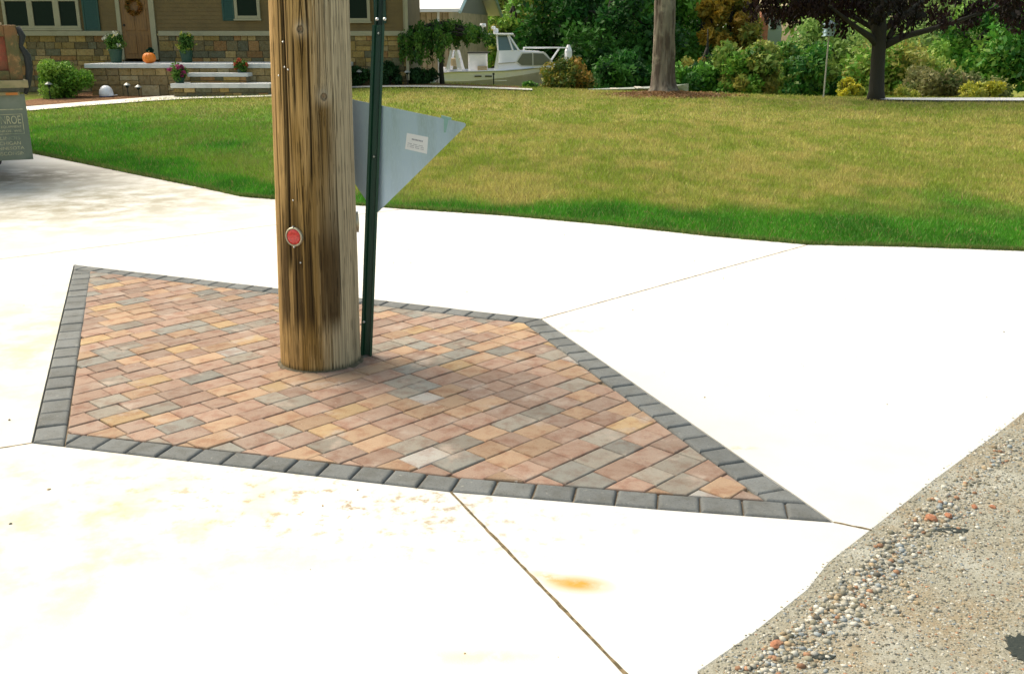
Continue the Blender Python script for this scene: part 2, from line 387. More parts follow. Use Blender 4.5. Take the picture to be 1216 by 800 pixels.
# pavers
PW = .128
pav = mat('tumbled_paver', attr=True, rough=.9, spec=.25, noise=[(13, (.80, .66, .62), .42, .7, (1, 1, 1), 'MULTIPLY'), (5, (.36, .30, .25), .54, .74), (130, (.78, .78, .78), .5, .75, (1, 1, 1), 'MULTIPLY'), (38, (.50, .44, .38), .66, .78)], bump=(150, .5, .004))
bord = mat('border_paver', attr=True, rough=.92, spec=.25, noise=[(10, (.80, .78, .74), .4, .7, (1, 1, 1), 'MULTIPLY'), (35, (.26, .26, .24), .62, .75), (120, (.75, .75, .75), .5, .7, (1, 1, 1), 'MULTIPLY')], bump=(150, .5, .004))
outc = [np.array(p) for p in OUT]
INN = offset([A, D] + [P2(430, 572)] + [C_, B_], PW)          # inner field outline
inn_full = offset(outc, PW)
root = bpy.data.objects.new('paving', None); C.objects.link(root); root['kind'] = 'structure'
root['label'] = 'pointed inlay of rose, tan and grey tumbled pavers edged with charcoal pavers'
fld = MB(); ang = R(46); du = np.array([math.cos(ang), math.sin(ang)]); dv = np.array([-du[1], du[0]])
org = P2(400, 470); RW = .127
clipP = offset(outc, PW + .002)
# convex clip list (the long front edge bulges outwards a little, so the outline is convex)
pal = [((.37, .24, .165), .34), ((.42, .27, .15), .22), ((.34, .235, .17), .18), ((.29, .26, .205), .13), ((.25, .245, .21), .07), ((.45, .30, .13), .05), ((.40, .38, .34), .01)]
pc, pw_ = [p[0] for p in pal], np.array([p[1] for p in pal]); pw_ /= pw_.sum()
polec = None
for row in range(-30, 31):
    u0 = -4.5 + random.random() * .2
    while u0 < 4.5:
        L = random.choice((.125, .182, .182, .15)); q = [org + du * (u0 + a * L) + dv * (row + b) * RW for a, b in ((0, 0), (1, 0), (1, 1), (0, 1))]
        u0 += L
        for i in range(len(clipP)):
            a, b = clipP[i], clipP[(i + 1) % len(clipP)]; e = b - a; q = clip(q, a, np.array([-e[1], e[0]]))
            if len(q) < 3: break
        if len(q) < 3 or abs(area(q)) < .0016: continue
        c = np.array(pc[rng.choice(len(pc), p=pw_)]) * (.70 + .28 * random.random()); c = c * .76 + c.mean() * .24; dz = random.uniform(-.002, .003)
        q = [p + np.array([random.uniform(-.002, .002), random.uniform(-.002, .002)]) for p in q]
        fld.slab(q, -.06, .001 + dz, gap=.0014, bev=.0075, col=tuple(c), segs=3)
fld.build('paver_field', pav, root)
brd = MB(); n = len(outc)
pitch = {0: .168, 1: .145, 2: .145, 3: .145, 4: .145, 5: .138, 6: .15}
def course(p0, p1, L, clips, first=0.0):
    e = p1 - p0; LL = np.linalg.norm(e); e /= LL; nn = np.array([-e[1], e[0]]); k = max(1, round(LL / L)); L = LL / k
    for i in range(-3 if clips[0] else 0, k + (3 if clips[1] else 0)):
        q = [p0 + e * ((i + a) * L + (random.uniform(-.002, .002))) + nn * b for a, b in ((0, 0), (1, 0), (1, PW), (0, PW))]
        for c in clips:
            if c: q = clip(q, c[0], c[1])
            if len(q) < 3: break
        if len(q) < 3 or abs(area(q)) < .0006: continue
        g0 = random.uniform(.85, 1.15); cc = (.148 * g0, .158 * g0, .158 * g0)
        brd.slab(q, -.06, .003 + random.uniform(-.001, .003), gap=.0022, bev=.015, col=cc, segs=4)
for i in range(n):
    p0, p1 = outc[i], outc[(i + 1) % n]; e = (p1 - p0) / np.linalg.norm(p1 - p0); cl = [None, None]
    pi0, pi1 = inn_full[i], inn_full[(i + 1) % n]
    for j, (po, pi) in enumerate(((p0, pi0), (p1, pi1))):
        m_ = pi - po; nrm = np.array([m_[1], -m_[0]])
        if nrm.dot((p0 + p1) / 2 - po) < 0: nrm = -nrm
        cl[j] = (po, nrm)
    def side(a, b): e_ = (b - a) / np.linalg.norm(b - a); return np.array([-e_[1], e_[0]])
    if i == 4: cl[1] = (outc[5], side(outc[5], outc[6]))
    if i == 5: cl[0] = (inn_full[5], side(outc[4], outc[5]))
    if i == 0: cl = [(inn_full[0], side(outc[6], outc[0])), (outc[1], side(outc[1], outc[2]))]
    if i == 1: cl[0] = (inn_full[1], side(outc[0], outc[1]))
    if i == 6: cl[1] = (outc[0], side(outc[0], outc[1]))
    course(p0, p1, pitch[i], cl)
brd.build('border_course', bord, root)
snd = MB(); snd.add([(p[0], p[1], -.011) for p in offset(outc, .003)], [tuple(range(n))])
snd.build('joint_sand', mat('joint_sand', (.20, .15, .095), 1, noise=[(50, (.30, .25, .18), .5, .7)]), root)

# ------------------------------------------------------------ gravel verge
def pebble_base():
    bm = bmesh.new(); bmesh.ops.create_icosphere(bm, subdivisions=1, radius=1); bm.verts.index_update()
    v = np.array([p.co[:] for p in bm.verts]); f = np.array([[q.index for q in p.verts] for p in bm.faces]); bm.free(); return v, f
pv, pf = pebble_base()
gm = mat('grit', (.27, .26, .205), .95, spec=.2, noise=[(3, (.27, .225, .15), .46, .64), (70, (.40, .39, .33), .52, .68), (110, (.07, .07, .05), .56, .70), (2.2, (.36, .36, .31), .5, .66), (200, (.14, .13, .10), .55, .66)], bump=(160, .5, .004))
gpoly = [P2(1030, 627)] + [P2(1105, 567), P2(1190, 504), P2(1255, 452), P2(1415, 398), P2(2200, 371), np.array((14, 3)), np.array((9, -2)), np.array((.38, -2)), np.array((.39, .2))] + [P2(824, 796), P2(889, 750), P2(954, 698), P2(979, 667)]
gx, gy = np.meshgrid(np.arange(.3, 5, .03), np.arange(.4, 5.2, .03)); 
gz = lambda x, y: -.004 + .010 * fbm(x * 3, y * 3) - .004 + .006 * (fbm(x * 14, y * 14) - .5)
gb = MB(); gb.add([(p[0], p[1], -.0015) for p in gpoly], [tuple(range(len(gpoly)))])
tag(gb.build('gravel_verge', gm), kind='structure')
def stones(N, smin, smax, power, xy, cols, wts, name, m, sink=.3):
    s_ = smin + (smax - smin) * rng.random(N) ** power; x, y = xy
    sc3 = np.stack([s_ * (.8 + .5 * rng.random(N)), s_ * (.7 + .4 * rng.random(N)), s_ * (.45 + .35 * rng.random(N))], 1)
    a = rng.random(N) * 6.283; ca, sa = np.cos(a), np.sin(a)
    v = pv[None] * (1 + .22 * (rng.random((N, len(pv), 1)) - .5)) * sc3[:, None, :]
    X = v[:, :, 0] * ca[:, None] - v[:, :, 1] * sa[:, None] + x[:, None]; Y = v[:, :, 0] * sa[:, None] + v[:, :, 1] * ca[:, None] + y[:, None]
    Z = v[:, :, 2] + (sc3[:, 2] * sink)[:, None] - .0015
    V = np.stack([X, Y, Z], 2).reshape(-1, 3); Fv = (pf[None] + (np.arange(N) * len(pv))[:, None, None]).reshape(-1)
    ci = rng.choice(len(cols), size=N, p=np.array(wts) / sum(wts)); cc = np.array(cols)[ci] * (.7 + .6 * rng.random(N))[:, None]
    return raw_mesh(name, V, Fv, 3, m, col=np.repeat(cc, len(pf), 0))
def rand_in(N, poly, x0, x1, y0, y1):
    xs_, ys_ = [], []; t = 0
    while t < N:
        x = x0 + (x1 - x0) * rng.random(N * 2); y = y0 + (y1 - y0) * rng.random(N * 2); k = inside(x, y, poly); xs_.append(x[k]); ys_.append(y[k]); t += k.sum()
    return np.concatenate(xs_)[:N], np.concatenate(ys_)[:N]
gravm = mat('pebble', attr=True, rough=.8, spec=.35)
gx, gy = rand_in(46000, gpoly, .4, 2.7, 1.9, 4.5)
dd = np.array([abs((gx - G2[0]) * (GL[3] - G2)[1] - (gy - G2[1]) * (GL[3] - G2)[0]) / np.linalg.norm(GL[3] - G2)])[0]
gcols = [(.30, .29, .24), (.20, .19, .14), (.44, .43, .38), (.28, .22, .14), (.30, .17, .10), (.10, .10, .085), (.24, .27, .28)]
tag(stones(46000, .0015, .0065, 2.6, (gx, gy), gcols, [.3, .28, .12, .14, .04, .12, .1], 'gravel', gravm, -.15), 'loose grey and buff grit beside the concrete drive', 'gravel', kind='stuff')
e_ = rng.random(2600); segp = [P2(1195, 520), P2(1110, 590), P2(1050, 640), P2(1005, 680), P2(985, 705), P2(920, 758), P2(850, 812), P2(800, 860)]
ii = (e_ * 7).astype(int); ff = (e_ * 7 - ii)[:, None]; SP = np.array(segp); pp = SP[ii] * (1 - ff) + SP[ii + 1] * ff
pp = pp + np.stack([np.abs(rng.normal(0, .085, 2600)) - .012, -np.abs(rng.normal(0, .07, 2600)) + .012], 1)
tag(stones(2600, .003, .0125, 3.0, (pp[:, 0], pp[:, 1]), gcols, [.3, .18, .28, .14, .06, .05, .1], 'pebbles', gravm), 'larger loose pebbles gathered along the edge of the concrete', 'gravel', kind='stuff')
brickm = mat('brick_chip', (.30, .13, .07), .9, noise=[(30, (.40, .2, .12), .4, .7)], bump=(60, .6, .004))
def chip(px, py, s, lab):
    p = gr(px, py); bm = bmesh.new(); bmesh.ops.create_icosphere(bm, subdivisions=2, radius=s)
    for v in bm.verts: v.co = Vector((v.co.x * 1.3, v.co.y * .9, v.co.z * .6)) * random.uniform(.88, 1.12)
    me = bpy.data.meshes.new('brick_fragment'); bm.to_mesh(me); bm.free(); me.materials.append(brickm)
    o = bpy.data.objects.new('brick_fragment', me); C.objects.link(o); o.location = (p[0], p[1], s * .35 - .001); o.rotation_euler = (0, 0, random.random() * 3)
    tag(o, lab, 'brick fragment', 'red brick fragments in the gravel')
chip(1106, 616, .018, 'largest orange brick fragment lying in the gravel beside the concrete edge')
chip(1126, 613, .015, 'orange brick fragment just right of the largest fragment')
chip(1157, 602, .011, 'small orange brick fragment above and right of the pair of fragments')
chip(1179, 602, .010, 'small orange brick fragment nearest the right edge of the gravel')
chip(921, 766, .016, 'orange brick fragment low in the gravel near the bottom of the picture')
# tar patches
tarm = mat('tar_patch', (.014, .02, .014), .6, bump=(80, .5, .006))
for (px, py, rx, ry, lab) in ((1131, 629, .055, .02, 'small dark oily patch in the gravel below the orange brick fragments'), (977, 779, .035, .014, 'small dark oily patch low in the gravel'), (1222, 772, .06, .075, 'large dark patch at the lower right corner of the gravel')):
    p = gr(px, py); b = MB(); q = [(p[0] + rx * math.cos(t) * r_, p[1] + ry * math.sin(t) * r_, -.0045) for t, r_ in ((k / 44 * 6.283, random.uniform(.82, 1.1)) for k in range(44))]
    b.slab(q, -.012, .0015, bev=.002); o = b.build('dark_patch', tarm); tag(o, lab, kind='structure')
# specks and crumbs on the drive
N = 170; xx = rng.random(N) * 6.5 - 3.6; yy = 2.0 + rng.random(N) * 7
k = ~inside(xx, yy, outc) & inside(xx, yy, [np.array(p) for p in ([(-6, .5)] + EDGE[3:18] + [P2(1195, 507), P2(1035, 625), P2(830, 790), (0.3, .5)])])
xx, yy = xx[k], yy[k]; sp = stones(len(xx), .0018, .007, 3, (xx, yy), [(.16, .13, .09), (.3, .22, .12), (.06, .07, .05)], [1, 1, 1], 'drive_crumbs', gravm)
for v in sp.data.vertices: v.co.z += .0015
tag(sp, 'tiny crumbs of dirt scattered on the concrete drive', 'debris', kind='stuff')

# ------------------------------------------------------------ utility pole
Yp = 4.90; p0 = at(381.5, 433, Yp); p1 = at(367, 0, Yp); p0 = np.array([p0[0], Yp, 0.0]); ax = (p1 - p0) / (p1[2] - p0[2]); H = 7.5
ptop = lambda z: p0 + ax * z
rad = lambda z: np.maximum(.2035 - .0105 * z + .012 * np.exp(-np.asarray(z) / .05) * 0, .12)
def pole_uv(px, py):
    """where a photo point falls on the pole: angle and height"""
    r = ray(px, py); o = np.array([0, 0, EYE]); best = None
    for k in np.linspace(3.5, 5.2, 3000):
        q = o + r * k; c = ptop(q[2])
        if np.hypot(q[0] - c[0], q[1] - c[1]) <= rad(q[2]): return math.atan2(q[1] - c[1], q[0] - c[0]), q[2], q
    return None
NA = 900; zs = np.concatenate([np.linspace(-.08, 2.3, 400), np.linspace(2.32, H, 60)])
TH, ZZ = np.meshgrid(np.linspace(-math.pi, math.pi, NA, endpoint=False), zs)
front = -math.pi / 2
dr = .003 * (fbm(TH * 4 + 40, ZZ * .8, 3) - .5) + .0022 * (fbm(TH * 45 + 200, ZZ * 1.6 + 9, 3) - .5)
kn = [pole_uv(357, 35), pole_uv(384, 115)]
TW = TH.copy()
for (a, z, _) in kn:      # grain flows round the knots
    dth = (TH - a); dzz = (ZZ - z); w_ = np.exp(-(dth / .16) ** 2 - (dzz / .10) ** 2); TW = TW - np.sign(dth) * .045 * w_
streak = fbm(TW * 60 + 500, ZZ * 1.1, 4); fine = fbm(TW * 150 + 900, ZZ * 4.5, 3); blot = fbm(TH * 2.5 + 70, ZZ * 1.3 + 3, 4)
tan_ = np.array([.36, .225, .085]); grey = np.array([.34, .29, .20]); brn = np.array([.20, .115, .030]); dk = np.array([.045, .033, .014])
rightness = sm(-.1, .75, TH - front + (streak - .5) * .5)
col = tan_ + (grey - tan_) * (rightness * .9)[..., None]
st = sm(.47, .66, blot) * sm(1.1, .1, np.abs(TH - front + .25)) ; col = col + (brn - col) * (.9 * st)[..., None]
low = sm(1.05, .55, ZZ) * sm(.16, .30, ZZ) * sm(.34, .56, fbm(TH * 9 + 30, ZZ * .8 + 50, 3) + .10 * sm(1.0, .6, ZZ)) * sm(1.1, .7, np.abs(TH - front + .05))
col = col + (np.array([.060, .034, .011]) - col) * (.92 * low)[..., None]
for (a, z, _), (wz, wd) in zip(kn, ((.26, .10), (.45, .16))):       # brown runs below the knots
    run = np.exp(-((TH - a + .0) / wd / 1.6) ** 2) * sm(z + .01, z - .06, ZZ) * sm(z - wz * 1.5, z - wz * .4, ZZ) * (.5 + .7 * fbm(TH * 12, ZZ * 2)); col = col + (brn * .8 - col) * np.clip(run * 1.0, 0, 1)[..., None]
col = col * (.40 + 1.2 * streak)[..., None] * (.60 + .80 * fine)[..., None]
flk = sm(.66, .74, fbm(TW * 70 + 11, ZZ * 9 + 5, 2)); col = col * (1 - .6 * flk)[..., None]; dr = dr - .0012 * flk
# drying cracks, each following its own slightly wandering line
cracks = [(-.52, .5, 2.6, .020, .012), (-.68, 1.25, 2.6, .008, .006), (.12, .9, 2.7, .010, .009), (-.24, 1.25, 1.66, .012, .008), (-.40, 1.0, 1.5, .004, .005), (.42, 1.2, 2.6, .004, .004), (.55, .8, 1.9, .003, .004), (-.12, .62, 1.2, .004, .004), (-.9, .5, 1.6, .006, .006), (.75, .3, 1.2, .004, .004), (.02, .2, .7, .003, .003), (-.35, .12, .62, .005, .004), (.3, 1.0, 1.35, .003, .004), (-.05, 1.5, 2.7, .003, .003)]
for k_ in range(26): cracks.append((random.uniform(-3.1, 3.1), *(lambda a: (a, a + random.uniform(.15, 1.2)))(random.uniform(0, 3)), random.uniform(.0025, .006), random.uniform(.002, .006)))
for (a, za, zb, wd, dep) in cracks:
    line = front + a + .018 * np.sin(ZZ * 5 + a * 9) + .03 * (fbm(ZZ * 2.3 + a * 20, ZZ * 0 + 3, 3) - .5)
    on = sm(za - .03, za + .1, ZZ) * sm(zb + .03, zb - .1, ZZ); g_ = np.exp(-((TW - line) * .2 / (wd * .5)) ** 2) * on
    dr = dr - dep * g_; col = col * (1 - .88 * np.clip(g_ * 1.1, 0, 1))[..., None]
for (a, z, _) in kn:
    rr = np.hypot((TH - a) * .19, (ZZ - z) * .85); dr = dr + .006 * np.exp(-((rr - .016) / .006) ** 2) - .010 * np.exp(-(rr / .008) ** 2) + .006 * np.exp(-(rr / .035) ** 2)
    halo = np.exp(-(rr / .028) ** 2)[..., None]; col = col * (1 - .75 * halo) + np.array([.42, .35, .25]) * .75 * halo
    ringd = np.exp(-((rr - .0125) / .0028) ** 2)[..., None]; col = col * (1 - .8 * ringd); core = np.exp(-(rr / .009) ** 2)[..., None]; col = col * (1 - .7 * core) + np.array([.17, .09, .04]) * .7 * core
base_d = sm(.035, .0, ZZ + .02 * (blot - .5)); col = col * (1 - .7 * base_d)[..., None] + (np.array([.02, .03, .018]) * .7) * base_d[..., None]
RR = rad(ZZ) + dr; CX = p0[0] + ax[0] * ZZ; CY = p0[1] + ax[1] * ZZ
V = np.stack([CX + RR * np.cos(TH), CY + RR * np.sin(TH), ZZ], 2).reshape(-1, 3)
nz_ = len(zs); i = (np.arange(nz_ - 1)[:, None] * NA + np.arange(NA)[None]); j = (np.arange(nz_ - 1)[:, None] * NA + (np.arange(NA)[None] + 1) % NA)
Fv = np.stack([i, j, j + NA, i + NA], 2).reshape(-1)
pole = empty('utility_pole', (0, 0, 0), 'weathered tan and grey wooden utility pole rising from the paver inlay', 'utility pole')
me = bpy.data.meshes.new('shaft'); me.vertices.add(len(V)); me.vertices.foreach_set('co', V.astype(np.float32).ravel()); me.loops.add(len(Fv)); me.loops.foreach_set('vertex_index', Fv.astype(np.int32))
nf = len(Fv) // 4; me.polygons.add(nf); me.polygons.foreach_set('loop_start', np.arange(nf, dtype=np.int32) * 4); me.update(calc_edges=True)
ca = me.color_attributes.new('Col', 'FLOAT_COLOR', 'POINT'); ca.data.foreach_set('color', np.concatenate([np.clip(col, 0, 1).reshape(-1, 3), np.ones((len(V), 1))], 1).astype(np.float32).ravel())
me.shade_smooth(); me.materials.append(mat('pole_wood', attr=True, rough=.9, spec=.2, bump=(55, .5, .006, (1, 1, .08))))
o = bpy.data.objects.new('shaft', me); C.objects.link(o); o.parent = pole
redm = mat('red_reflector', (.62, .02, .015), .25, spec=.8, noise=[(90, (.42, .01, .01), .45, .6)]); rimm = mat('reflector_rim', (.42, .38, .28), .4, metal=.7)
def reflector(px, py, lab=None, ov=None):
    if ov is None: a, z, q = pole_uv(px, py)
    else: a, z = ov
    nrm = Vector((math.cos(a), math.sin(a), 0)); c = ptop(z); pos = Vector((c[0], c[1], z)) + nrm * (float(rad(z)) + .001)
    rot = nrm.to_track_quat('Z', 'Y').to_matrix().to_4x4(); Mx = Matrix.Translation(pos) @ rot
    b = MB(); b.lathe([(.047, -.004), (.047, .007), (.044, .010), (.0395, .010), (.0385, .006)], 36)
    rf = b.build('reflector', rimm, pole, smooth=False); rf.matrix_world = Mx
    if lab: rf['label'] = lab
    b = MB(); b.lathe([(.0375, .003), (.0375, .008), (.030, .0105), (.015, .012), (.002, .0122)], 32); l_ = b.build('lens', redm, rf, smooth=True)
    for s in (-1, 1):
        b = MB(); b.lathe([(.004, 0), (.004, .0115), (.002, .0125)], 10, cy=s * .049); b.build('screw', M['chrome'], rf)
reflector(350, 281, 'round red reflector in a metal rim facing the camera')
a_r = math.atan2(-.35, .94)
zr = pole_uv(412, 270)[1]; reflector(0, 0, 'second reflector seen edge on at the right side of the pole', ov=(a_r + .60, zr))
for px, py in ((338, 80), (342, 83), (348, 238), (357, 312), (331, 90), (336, 50)):
    u_ = pole_uv(px, py)
    if u_:
        a, z, q = u_; nrm = Vector((math.cos(a), math.sin(a), 0)); b = MB(); b.lathe([(.004, -.006), (.004, .002), (.0015, .004)], 10)
        o = b.build('nail', M['chrome'], pole); o.matrix_world = Matrix.Translation(Vector(q)) @ nrm.to_track_quat('Z', 'Y').to_matrix().to_4x4()

# sand and soil packed round the foot of the pole
b = MB(); v = []; nn_ = 60
for k in range(nn_): a_ = 6.283 * k / nn_; q_ = .215 + .012 * random.random(); v += [(p0[0] + .19 * math.cos(a_), p0[1] + .19 * math.sin(a_), .012), (p0[0] + .207 * math.cos(a_), p0[1] + .207 * math.sin(a_), .008), (p0[0] + q_ * math.cos(a_), p0[1] + q_ * math.sin(a_), .001)]
b.add(v, [(3 * k + j_, 3 * ((k + 1) % nn_) + j_, 3 * ((k + 1) % nn_) + j_ + 1, 3 * k + j_ + 1) for k in range(nn_) for j_ in (0, 1)])
tag(b.build('soil_ring', mat('damp_soil', (.075, .065, .04), 1, noise=[(60, (.14, .11, .07), .45, .65)], bump=(90, .8, .006))), kind='structure')

# ------------------------------------------------------------ road sign on its green channel post
sg = empty('road_sign', (0, 0, 0), 'green steel channel post with the bare metal back of a triangular sign', 'road sign')
YS = 5.15
greenm = mat('green_post_paint', (.004, .045, .020), .38, spec=.5, noise=[(30, (.010, .05, .025), .5, .7), (8, (.004, .05, .022), .45, .7, (1, 1, .3))])
darkg = mat('dark_post_paint', (.004, .035, .018), .45)
b0 = at(434, 424, 4.97); b0 = np.array([b0[0], 4.97, -.05]); b1 = at(445, 150, 5.115)
dirp = (b1 - b0) / (b1[2] - b0[2])
def channel(z0, z1, wd, off, m, nm):
    # U-channel: web away from the camera, flanges towards it
    bb = MB(); prof = [(-wd / 2, -.0), (-wd / 2, -.004), (-wd * .30, -.004), (-wd * .20, .022), (wd * .20, .022), (wd * .30, -.004), (wd / 2, -.004), (wd / 2, 0), (wd * .34, 0), (wd * .23, .026), (-wd * .23, .026), (-wd * .34, 0)]
    v = [];
    for z in (z0, z1):
        c = b0 + dirp * (z - b0[2]); v += [(c[0] + x, c[1] + y + off, z) for x, y in prof]
    n_ = len(prof); bb.add(v, [(i, (i + 1) % n_, (i + 1) % n_ + n_, i + n_) for i in range(n_)] + [tuple(range(n_)), tuple(range(2 * n_ - 1, n_ - 1, -1))])
    return bb.build(nm, m, sg)
zsp = at(452, 30, 5.2)[2]
channel(-.05, zsp, .062, 0, greenm, 'channel_post'); channel(zsp - .25, 3.0, .05, .027, darkg, 'upper_post')
for k_ in range(14):
    z = .18 + k_ * .12; c = b0 + dirp * (z - b0[2]); bb = MB()
    if k_ in (0, 7, 12):
        bb.lathe([(.007, 0), (.007, .006), (.004, .009)], 6); o = bb.build('bolt', M['chrome'], sg); o.matrix_world = Matrix.Translation((c[0] - (.018 if k_ == 0 else 0), c[1] + (.018 if k_ else -.004), z)) @ Matrix.Rotation(R(90), 4, 'X')
for px in (448, 457):
    q = at(px, 23, 5.13); bb = MB(); bb.lathe([(.008, 0), (.008, .012), (.004, .016)], 8); o = bb.build('bolt', M['chrome'], sg); o.matrix_world = Matrix.Translation(q) @ Matrix.Rotation(R(90), 4, 'X')
L3, R3, B3 = at(345, 103, YS), at(556, 147, YS), at(446, 255, YS)
def rounded(P, r):
    out = []
    for i in range(3):
        a, b, c = P[i - 1], P[i], P[(i + 1) % 3]; u = (a - b) / np.linalg.norm(a - b); v = (c - b) / np.linalg.norm(c - b)
        for t in np.linspace(0, 1, 7): out.append((b + u * r) * (1 - t) ** 2 + b * 2 * t * (1 - t) + (b + v * r) * t ** 2)
    return out
rp = rounded([L3, R3, B3], .03)
alu = mat('sign_aluminium', (.42, .53, .72), .30, metal=.85, noise=[(1.6, (.33, .42, .52), .4, .7, (6, 1, .7)), (60, (.46, .57, .72), .45, .7, (5, 1, .5))], bump=(90, .05, .001, (6, 1, .5)))
bb = MB(); n_ = len(rp); bb.add([tuple(p) for p in rp] + [(p[0], p[1] + .0025, p[2]) for p in rp], [tuple(range(n_))[::-1], tuple(range(n_, 2 * n_))] + [(i, (i + 1) % n_, (i + 1) % n_ + n_, i + n_) for i in range(n_)])
pan = bb.build('sign_panel', alu, sg)
bb = MB(); bb.add([(p[0], p[1] + .0028, p[2]) for p in rp] + [(p[0], p[1] + .0034, p[2]) for p in rp], [tuple(range(n_))[::-1], tuple(range(n_, 2 * n_))] + [(i, (i + 1) % n_, (i + 1) % n_ + n_, i + n_) for i in range(n_)])
bb.build('reflective_face', mat('sign_face', (.62, .1, .05), .4), pan)
# sticker with its printed lines
q = [at(x, y, YS - .0012) for x, y in ((483, 158), (508.5, 163), (507, 183), (481, 177))]
bb = MB(); bb.add([tuple(p) for p in q], [(0, 1, 2, 3)]); sk = bb.build('sticker', mat('sticker_white', (.78, .78, .78), .5), pan)
ink = mat('sticker_ink', (.22, .22, .28), .6); bb = MB()
def on_st(u, v): return q[0] * (1 - u) * (1 - v) + q[1] * u * (1 - v) + q[2] * u * v + q[3] * (1 - u) * v
for (u0, u1, v0, v1) in [(.26 + k_ * .065, .26 + k_ * .065 + .045, .27, .36) for k_ in range(8)] + [(.1 + k_ * .05, .13 + k_ * .05, v, v + .04) for v in (.58, .68, .78) for k_ in range(15) if (k_ * 7 + int(v * 100)) % 5]:
    bb.add([tuple(on_st(u, v) + np.array([0, -.0006, 0])) for u, v in ((u0, v0), (u1, v0), (u1, v1), (u0, v1))], [(0, 1, 2, 3)])
bb.build('print', ink, sk)
bb = MB(); cq = [at(x, y, YS - .003) for x, y in ((524, 137), (536, 140), (536, 142.5), (532.5, 142.5), (529.5, 157.5), (527, 157.5), (527, 141.5), (524, 140.5))]
bb.add([tuple(p) for p in cq] + [(p[0], p[1] + .007, p[2]) for p in cq], [tuple(range(8))[::-1], tuple(range(8, 16))] + [(i, (i + 1) % 8, (i + 1) % 8 + 8, i + 8) for i in range(8)])
bb.build('clip', mat('clip_metal', (.25, .42, .42), .35, metal=.6), pan)

# ------------------------------------------------------------ foliage helpers
def leaf_mesh(name, cl, nleaf, size, pal_, parent=None, spread=.5, droop=0, vary=.35, flat=1.0):
    """cl: clump centres (n,4) x,y,z,radius; leaves spread through each clump"""
    cl = np.asarray(cl, float); n = nleaf; ci = rng.choice(len(cl), size=n, p=cl[:, 3] ** 2 / (cl[:, 3] ** 2).sum())
    d = rng.normal(size=(n, 3)); d /= np.linalg.norm(d, axis=1)[:, None]; r = rng.random(n) ** .45
    P = cl[ci, :3] + d * (r * cl[ci, 3])[:, None] * np.array([1, 1, flat])
    if droop: P[:, 2] -= droop * rng.random(n) ** 2 * cl[ci, 3]
    a = rng.normal(size=(n, 3)); a /= np.linalg.norm(a, axis=1)[:, None]
    if droop: a[:, 2] -= 1.2; a /= np.linalg.norm(a, axis=1)[:, None]
    b = np.cross(a, rng.normal(size=(n, 3))); b /= np.linalg.norm(b, axis=1)[:, None]
    s_ = size * (.4 + 1.1 * rng.random(n) ** 1.5)[:, None]
    V = np.stack([P - a * s_, P + b * s_ * .5, P + a * s_, P - b * s_ * .5], 1).reshape(-1, 3)
    pal_ = np.array(pal_); cc = pal_[rng.choice(len(pal_), size=len(cl))][ci]; c2 = pal_[rng.choice(len(pal_), size=n)]
    col = (cc * .65 + c2 * .35) * (1 - vary / 2 + vary * rng.random(n))[:, None]
    return raw_mesh(name, V, np.arange(4 * n), 4, M['leaf'], parent, col=col)
def blob(c, rx, ry, rz, n, r, shell=.6):
    d = rng.normal(size=(n, 3)); d /= np.linalg.norm(d, axis=1)[:, None]; k = shell + (1 - shell) * rng.random(n); ph = rng.random(3) * 6; k = k * (.86 + .22 * np.sin(d[:, 0] * 4 + ph[0]) * np.sin(d[:, 2] * 5 + ph[1]) + .14 * rng.random(n))
    P = np.array(c) + d * k[:, None] * np.array([rx, ry, rz]); return np.concatenate([P, (r * (.6 + .7 * rng.random(n)))[:, None]], 1)
def tree(name, lab, cat, px, Y, hgt, trunk_r, crown, nleaf, size, pal_, first=2.0, group=None, trunk_m='dark_bark', base=None, nl=9, lean=0):
    x = (px - 608) / F_PX * (Y * _c + .46); z = float(T(x, Y)) - .05
    t = empty(name, (x, Y, z), lab, cat, group=group)
    b = MB(); pts = [(0, 0, 0)]; rs = [trunk_r * 1.5]; k = 8
    for i in range(1, k + 1): pts.append((lean * i / k + random.uniform(-.05, .05) * trunk_r * 4, random.uniform(-.05, .05) * trunk_r * 4, hgt * .8 * i / k)); rs.append(trunk_r * (1.12 - .95 * i / k))
    b.tube(pts, rs, 12); b.build('trunk', M[trunk_m], t, smooth=True)
    cxx, rx, ry, rz, cz = crown; br = MB()
    cl = blob((cxx, 0, cz), rx, ry, rz, int(26 + rx * 10), min(rx, rz) * .30, .45)
    for i in range(nl):
        q = cl[i]; zz = min(max(first + (hgt * .7 - first) * i / nl, first), hgt * .75); p = (lean * zz / hgt / .8, 0, zz)
        mid = ((p[0] + q[0]) / 2, q[1] / 2, (zz + q[2]) / 2 + .1); br.tube([p, mid, tuple(q[:3])], [trunk_r * .38, trunk_r * .25, trunk_r * .08], 7)
    br.build('limbs', M[trunk_m], t, smooth=True)
    leaf_mesh('crown', cl, nleaf, size, pal_, t)
    return t
